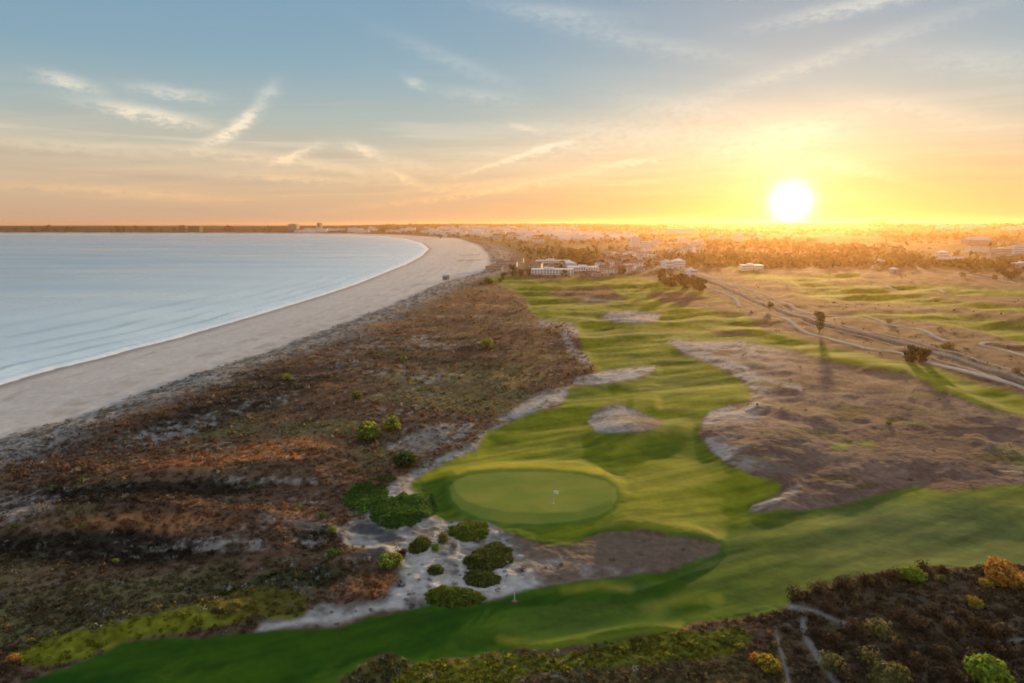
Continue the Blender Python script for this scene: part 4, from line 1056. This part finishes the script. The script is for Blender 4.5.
def ramp(f, stops, interp='EASE'):
    n = N(nt, 'ShaderNodeValToRGB'); n.color_ramp.interpolation = interp; e = n.color_ramp.elements
    while len(e) < len(stops): e.new(.5)
    for i, (p, c) in enumerate(stops): e[i].position = p; e[i].color = c+(1,)
    L(nt, f, n.inputs[0]); return n.outputs[0]
def lin(r, g, b): return tuple(((c/255+.055)/1.055)**2.4 if c > 10 else c/3294 for c in (r, g, b))
tc = N(nt, 'ShaderNodeTexCoord'); D = tc.outputs['Generated']; sp = N(nt, 'ShaderNodeSeparateXYZ'); L(nt, D, sp.inputs[0])
dx, dy, dz = sp.outputs
el = mth('MULTIPLY', mth('ARCSINE', dz), 180/math.pi); az = mth('MULTIPLY', mth('ARCTAN2', dx, dy), 180/math.pi)
e01 = mth('DIVIDE', mth('MAXIMUM', el, 0.), 90.)
q = lambda d: d/90
side = ramp(e01, [(0, lin(212,172,140)), (q(2.2), lin(212,182,150)), (q(5), lin(206,192,168)), (q(8), lin(172,185,182)), (q(12), lin(138,170,186)), (q(18), lin(118,156,184)), (q(24), lin(160,186,206)), (q(40), lin(205,218,230)), (1, lin(190,206,226))], 'LINEAR')
sunny = ramp(e01, [(0, lin(242,180,108)), (q(1.5), lin(242,188,120)), (q(3.5), lin(236,192,136)), (q(6), lin(208,196,170)), (q(10), lin(160,180,186)), (q(14), lin(140,165,182)), (q(18), lin(136,158,178)), (q(40), lin(206,214,224)), (1, lin(196,208,226))], 'LINEAR')
sundir = px_ray(791, 202.5); sundir = tuple(float(c) for c in sundir/np.linalg.norm(sundir))
daz = mth('ABSOLUTE', mth('SUBTRACT', az, math.degrees(SUN_AZ)))
fsun = mth('POWER', 2.718, mth('MULTIPLY', mth('POWER', mth('DIVIDE', daz, 22.), 2.), -1.))
base = mixc(fsun, side, sunny)
# away from the sun the evening sky is dimmer and cooler
back = mth('MULTIPLY_ADD', mth('COSINE', mth('MULTIPLY', mth('SUBTRACT', az, math.degrees(SUN_AZ)), math.pi/180)), .5, .5)
base = mixc(mth('SUBTRACT', 1., mth('POWER', back, .6)), base, mixc(1., base, (.55, .6, .72), 'MULTIPLY'))
# NISHITA daylight added underneath
sky = N(nt, 'ShaderNodeTexSky', sky_type='NISHITA'); sky.sun_disc = False; sky.sun_elevation = SUN_EL; sky.sun_rotation = SUN_AZ; sky.air_density = 1.2; sky.dust_density = 2.0
nish = mixc(1., sky.outputs[0], (.008, .008, .008), 'MULTIPLY')
# noises
def nz(vec, scale, detail=5, rough=.55, dist=0):
    n = N(nt, 'ShaderNodeTexNoise'); n.inputs['Scale'].default_value = scale; n.inputs['Detail'].default_value = detail; n.inputs['Roughness'].default_value = rough; n.inputs['Distortion'].default_value = dist
    L(nt, vec, n.inputs['Vector']); return n.outputs[0]
k = mth('ADD', mth('MAXIMUM', dz, 0.), .07)
cb = N(nt, 'ShaderNodeCombineXYZ'); L(nt, mth('DIVIDE', dx, k), cb.inputs[0]); L(nt, mth('DIVIDE', dy, k), cb.inputs[1])
mp = N(nt, 'ShaderNodeMapping'); mp.inputs['Rotation'].default_value = (0, 0, .5); mp.inputs['Scale'].default_value = (.28, 1., 1); L(nt, cb.outputs[0], mp.inputs[0])
c1 = nz(mp.outputs[0], .55, 7, .6, .6)
c2 = nz(mp.outputs[0], .16, 4, .5)
vis = mth('MULTIPLY', ramp(c1, [(.42, (0, 0, 0)), (.72, (1, 1, 1))]), ramp(c2, [(.38, (0, 0, 0)), (.62, (1, 1, 1))]))
cloudc = ramp(e01, [(0, lin(250,186,120)), (q(3), lin(250,208,158)), (q(6), lin(244,226,200)), (q(12), lin(214,218,214)), (q(20), lin(196,206,212)), (1, lin(225,230,236))], 'LINEAR')
base = mixc(mth('MULTIPLY', vis, .9), base, cloudc)
# low stratified bands
cb2 = N(nt, 'ShaderNodeCombineXYZ'); L(nt, mth('MULTIPLY', az, .045), cb2.inputs[0]); L(nt, mth('MULTIPLY', el, .75), cb2.inputs[1])
b1 = nz(cb2.outputs[0], 1.0, 5, .55, .3)
low = ramp(e01, [(0, (.15, .15, .15)), (q(1.5), (1, 1, 1)), (q(6), (1, 1, 1)), (q(10), (0, 0, 0))], 'LINEAR')
base = mixc(mth('MULTIPLY', mth('MULTIPLY', ramp(b1, [(.50, (0, 0, 0)), (.68, (1, 1, 1))]), low), .38), base, lin(186, 164, 146))
base = mixc(mth('MULTIPLY', mth('MULTIPLY', ramp(b1, [(.32, (1, 1, 1)), (.47, (0, 0, 0))]), low), .35), base, cloudc)
# wisps of cirrus at their bearings: (bearing deg, elevation deg, length deg, width deg, tilt deg, strength)
wn1 = nz(cb2.outputs[0], 3.2, 5, .6); cb3 = N(nt, 'ShaderNodeCombineXYZ'); L(nt, mth('MULTIPLY', az, .35), cb3.inputs[0]); L(nt, mth('MULTIPLY', el, .9), cb3.inputs[1])
wn = nz(cb3.outputs[0], 1.0, 6, .65, .4); wn2 = nz(cb3.outputs[0], 2.7, 5, .7, .2)
azd = mth('ADD', az, mth('MULTIPLY', mth('SUBTRACT', wn, .5), 1.9)); eld = mth('ADD', el, mth('MULTIPLY', mth('SUBTRACT', wn2, .5), 1.3))
def pxdir(u, v):
    d = px_ray(u, v); d = d/np.linalg.norm(d); return math.degrees(math.atan2(d[0], d[1])), math.degrees(math.asin(d[2]))
WISP = [(560,150,120,14,-4,.3),(640,130,110,16,4,.3),(800,165,90,10,0,.45),(500,190,140,4,-7,.45),(640,182,60,3,-4,.5),(300,178,70,4,2,.4),(110,190,90,5,2,.3),(820,60,120,8,-14,.25),(640,40,100,10,12,.22),(920,110,60,10,14,.25),(452,60,60,8,20,.18),(244,119,15,5,-36,.95),(226,134,20,5,-26,.8),(295,155,20,4.5,-24,.75),(150,114,42,7,8,.8),(68,81,18,6,12,.6),(172,92,30,6,4,.45),(268,94,14,8,-45,.35),(362,149,14,5,20,.6),(400,176,18,4,22,.6),(395,160,40,6,12,.3),
        (515,158,50,2.6,-17,.95),(550,147,16,3,-8,.7),(560,177,90,4,-10,.6),(620,163,34,2.5,-6,.6),(350,170,60,5,10,.35),(470,185,70,5,-6,.45),(745,150,70,10,-4,.4),(800,128,50,14,-8,.45),(860,170,50,5,16,.4),(700,110,90,16,10,.22),
        (240,155,60,6,4,.35),(480,95,40,8,6,.22),(415,82,10,5,20,.35),(525,128,14,3,14,.45),(560,12,60,8,6,.28),(860,4,70,7,-6,.5),(990,60,60,14,10,.2),(60,145,90,8,2,.2),(790,181,24,3,0,.7),(700,190,80,3,-3,.4)]
acc = val(0.)
for (u, v, ln, wd, tl, st) in WISP:
    a0, e0 = pxdir(u, v); s = 180/math.pi/F; L_ = ln*s; W_ = wd*s*.8; t = -math.radians(tl)   # tilt: negative in the picture rises to the right
    ca, sa = math.cos(t), math.sin(t)
    da = mth('SUBTRACT', azd, a0); de = mth('SUBTRACT', eld, e0)
    p_ = mth('DIVIDE', mth('MULTIPLY_ADD', da, ca, mth('MULTIPLY', de, sa)), L_); r_ = mth('DIVIDE', mth('MULTIPLY_ADD', de, ca, mth('MULTIPLY', da, -sa)), W_)
    ex = mth('POWER', 2.718, mth('MULTIPLY', mth('ADD', mth('MULTIPLY', p_, p_), mth('MULTIPLY', r_, r_)), -1.))
    acc = mth('MULTIPLY_ADD', ex, st, acc)
acc = mth('MULTIPLY', acc, ramp(wn2, [(.3, (.35, .35, .35)), (.62, (1.0, 1.0, 1.0))]), clamp=True)
base = mixc(mth('MULTIPLY', acc, 1.35, clamp=True), base, mixc(1., cloudc, (1.08, 1.06, 1.02), 'MULTIPLY'))
# aureole and disc
dt = N(nt, 'ShaderNodeVectorMath', operation='DOT_PRODUCT'); L(nt, D, dt.inputs[0]); dt.inputs[1].default_value = sundir
ang = mth('MULTIPLY', mth('ARCCOSINE', mth('MINIMUM', dt.outputs['Value'], .9999999)), 180/math.pi)
def gau(w_, s_, pw=2.):
    return mth('MULTIPLY', mth('POWER', 2.718, mth('MULTIPLY', mth('POWER', mth('DIVIDE', ang, w_), pw), -1.)), s_)
def glow(wd, col, st, pw=2.):
    return mixc(1., mixc(1., (0., 0., 0.), col, 'MIX'), gau(wd, st, pw), 'MULTIPLY')
def scaled(c, f):
    n = N(nt, 'ShaderNodeVectorMath', operation='SCALE'); n.inputs[0].default_value = c; L(nt, f, n.inputs['Scale']); return n.outputs[0]
def addv(a, b):
    n = N(nt, 'ShaderNodeVectorMath', operation='ADD'); L(nt, a, n.inputs[0]); L(nt, b, n.inputs[1]); return n.outputs[0]
tot = addv(base, nish)
tot = addv(tot, scaled((1., .9, .66), gau(1.05, 5., 2.)))
tot = addv(tot, scaled((1., .76, .42), gau(3.2, .40, 1.5)))
tot = addv(tot, scaled((1., .66, .34), gau(8., .06, 1.6)))
bg = N(nt, 'ShaderNodeBackground'); L(nt, tot, bg.inputs[0]); bg.inputs[1].default_value = .6
wo = N(nt, 'ShaderNodeOutputWorld'); L(nt, bg.outputs[0], wo.inputs[0])
w.cycles.sampling_method = 'MANUAL'; w.cycles.sample_map_resolution = 1024

# ------------------------------------------------------------------ sun
sl = bpy.data.lights.new('sun', 'SUN'); sl.energy = 5.0; sl.angle = math.radians(1.2); sl.color = (1., .66, .29)
so = bpy.data.objects.new('sun', sl); COL.objects.link(so); so.location = (0, 0, 200)
to_sun = Vector((math.sin(SUN_AZ)*math.cos(SUN_EL), math.cos(SUN_AZ)*math.cos(SUN_EL), math.sin(SUN_EL)))
so.rotation_euler = to_sun.to_track_quat('Z', 'Y').to_euler()

# ------------------------------------------------------------------ camera and render
cam = bpy.data.cameras.new('camera'); co_ = bpy.data.objects.new('camera', cam); COL.objects.link(co_)
cam.sensor_width = 36; cam.lens = 36*F/1024; cam.clip_start = 1; cam.clip_end = 60000
co_.location = (0, 0, CAM_H); co_.rotation_euler = (math.pi/2-TH, 0, 0); scene.camera = co_
scene.view_settings.view_transform = 'Standard'; scene.view_settings.look = 'None'; scene.view_settings.gamma = 1; scene.view_settings.exposure = 0.74
scene.cycles.max_bounces = 4; scene.cycles.diffuse_bounces = 2; scene.cycles.glossy_bounces = 2; scene.cycles.transmission_bounces = 2; scene.cycles.volume_bounces = 0
scene.cycles.use_denoising = True; scene.cycles.sample_clamp_indirect = 4
scene.cycles.pixel_filter_type = 'BLACKMAN_HARRIS'; scene.cycles.filter_width = 1.9
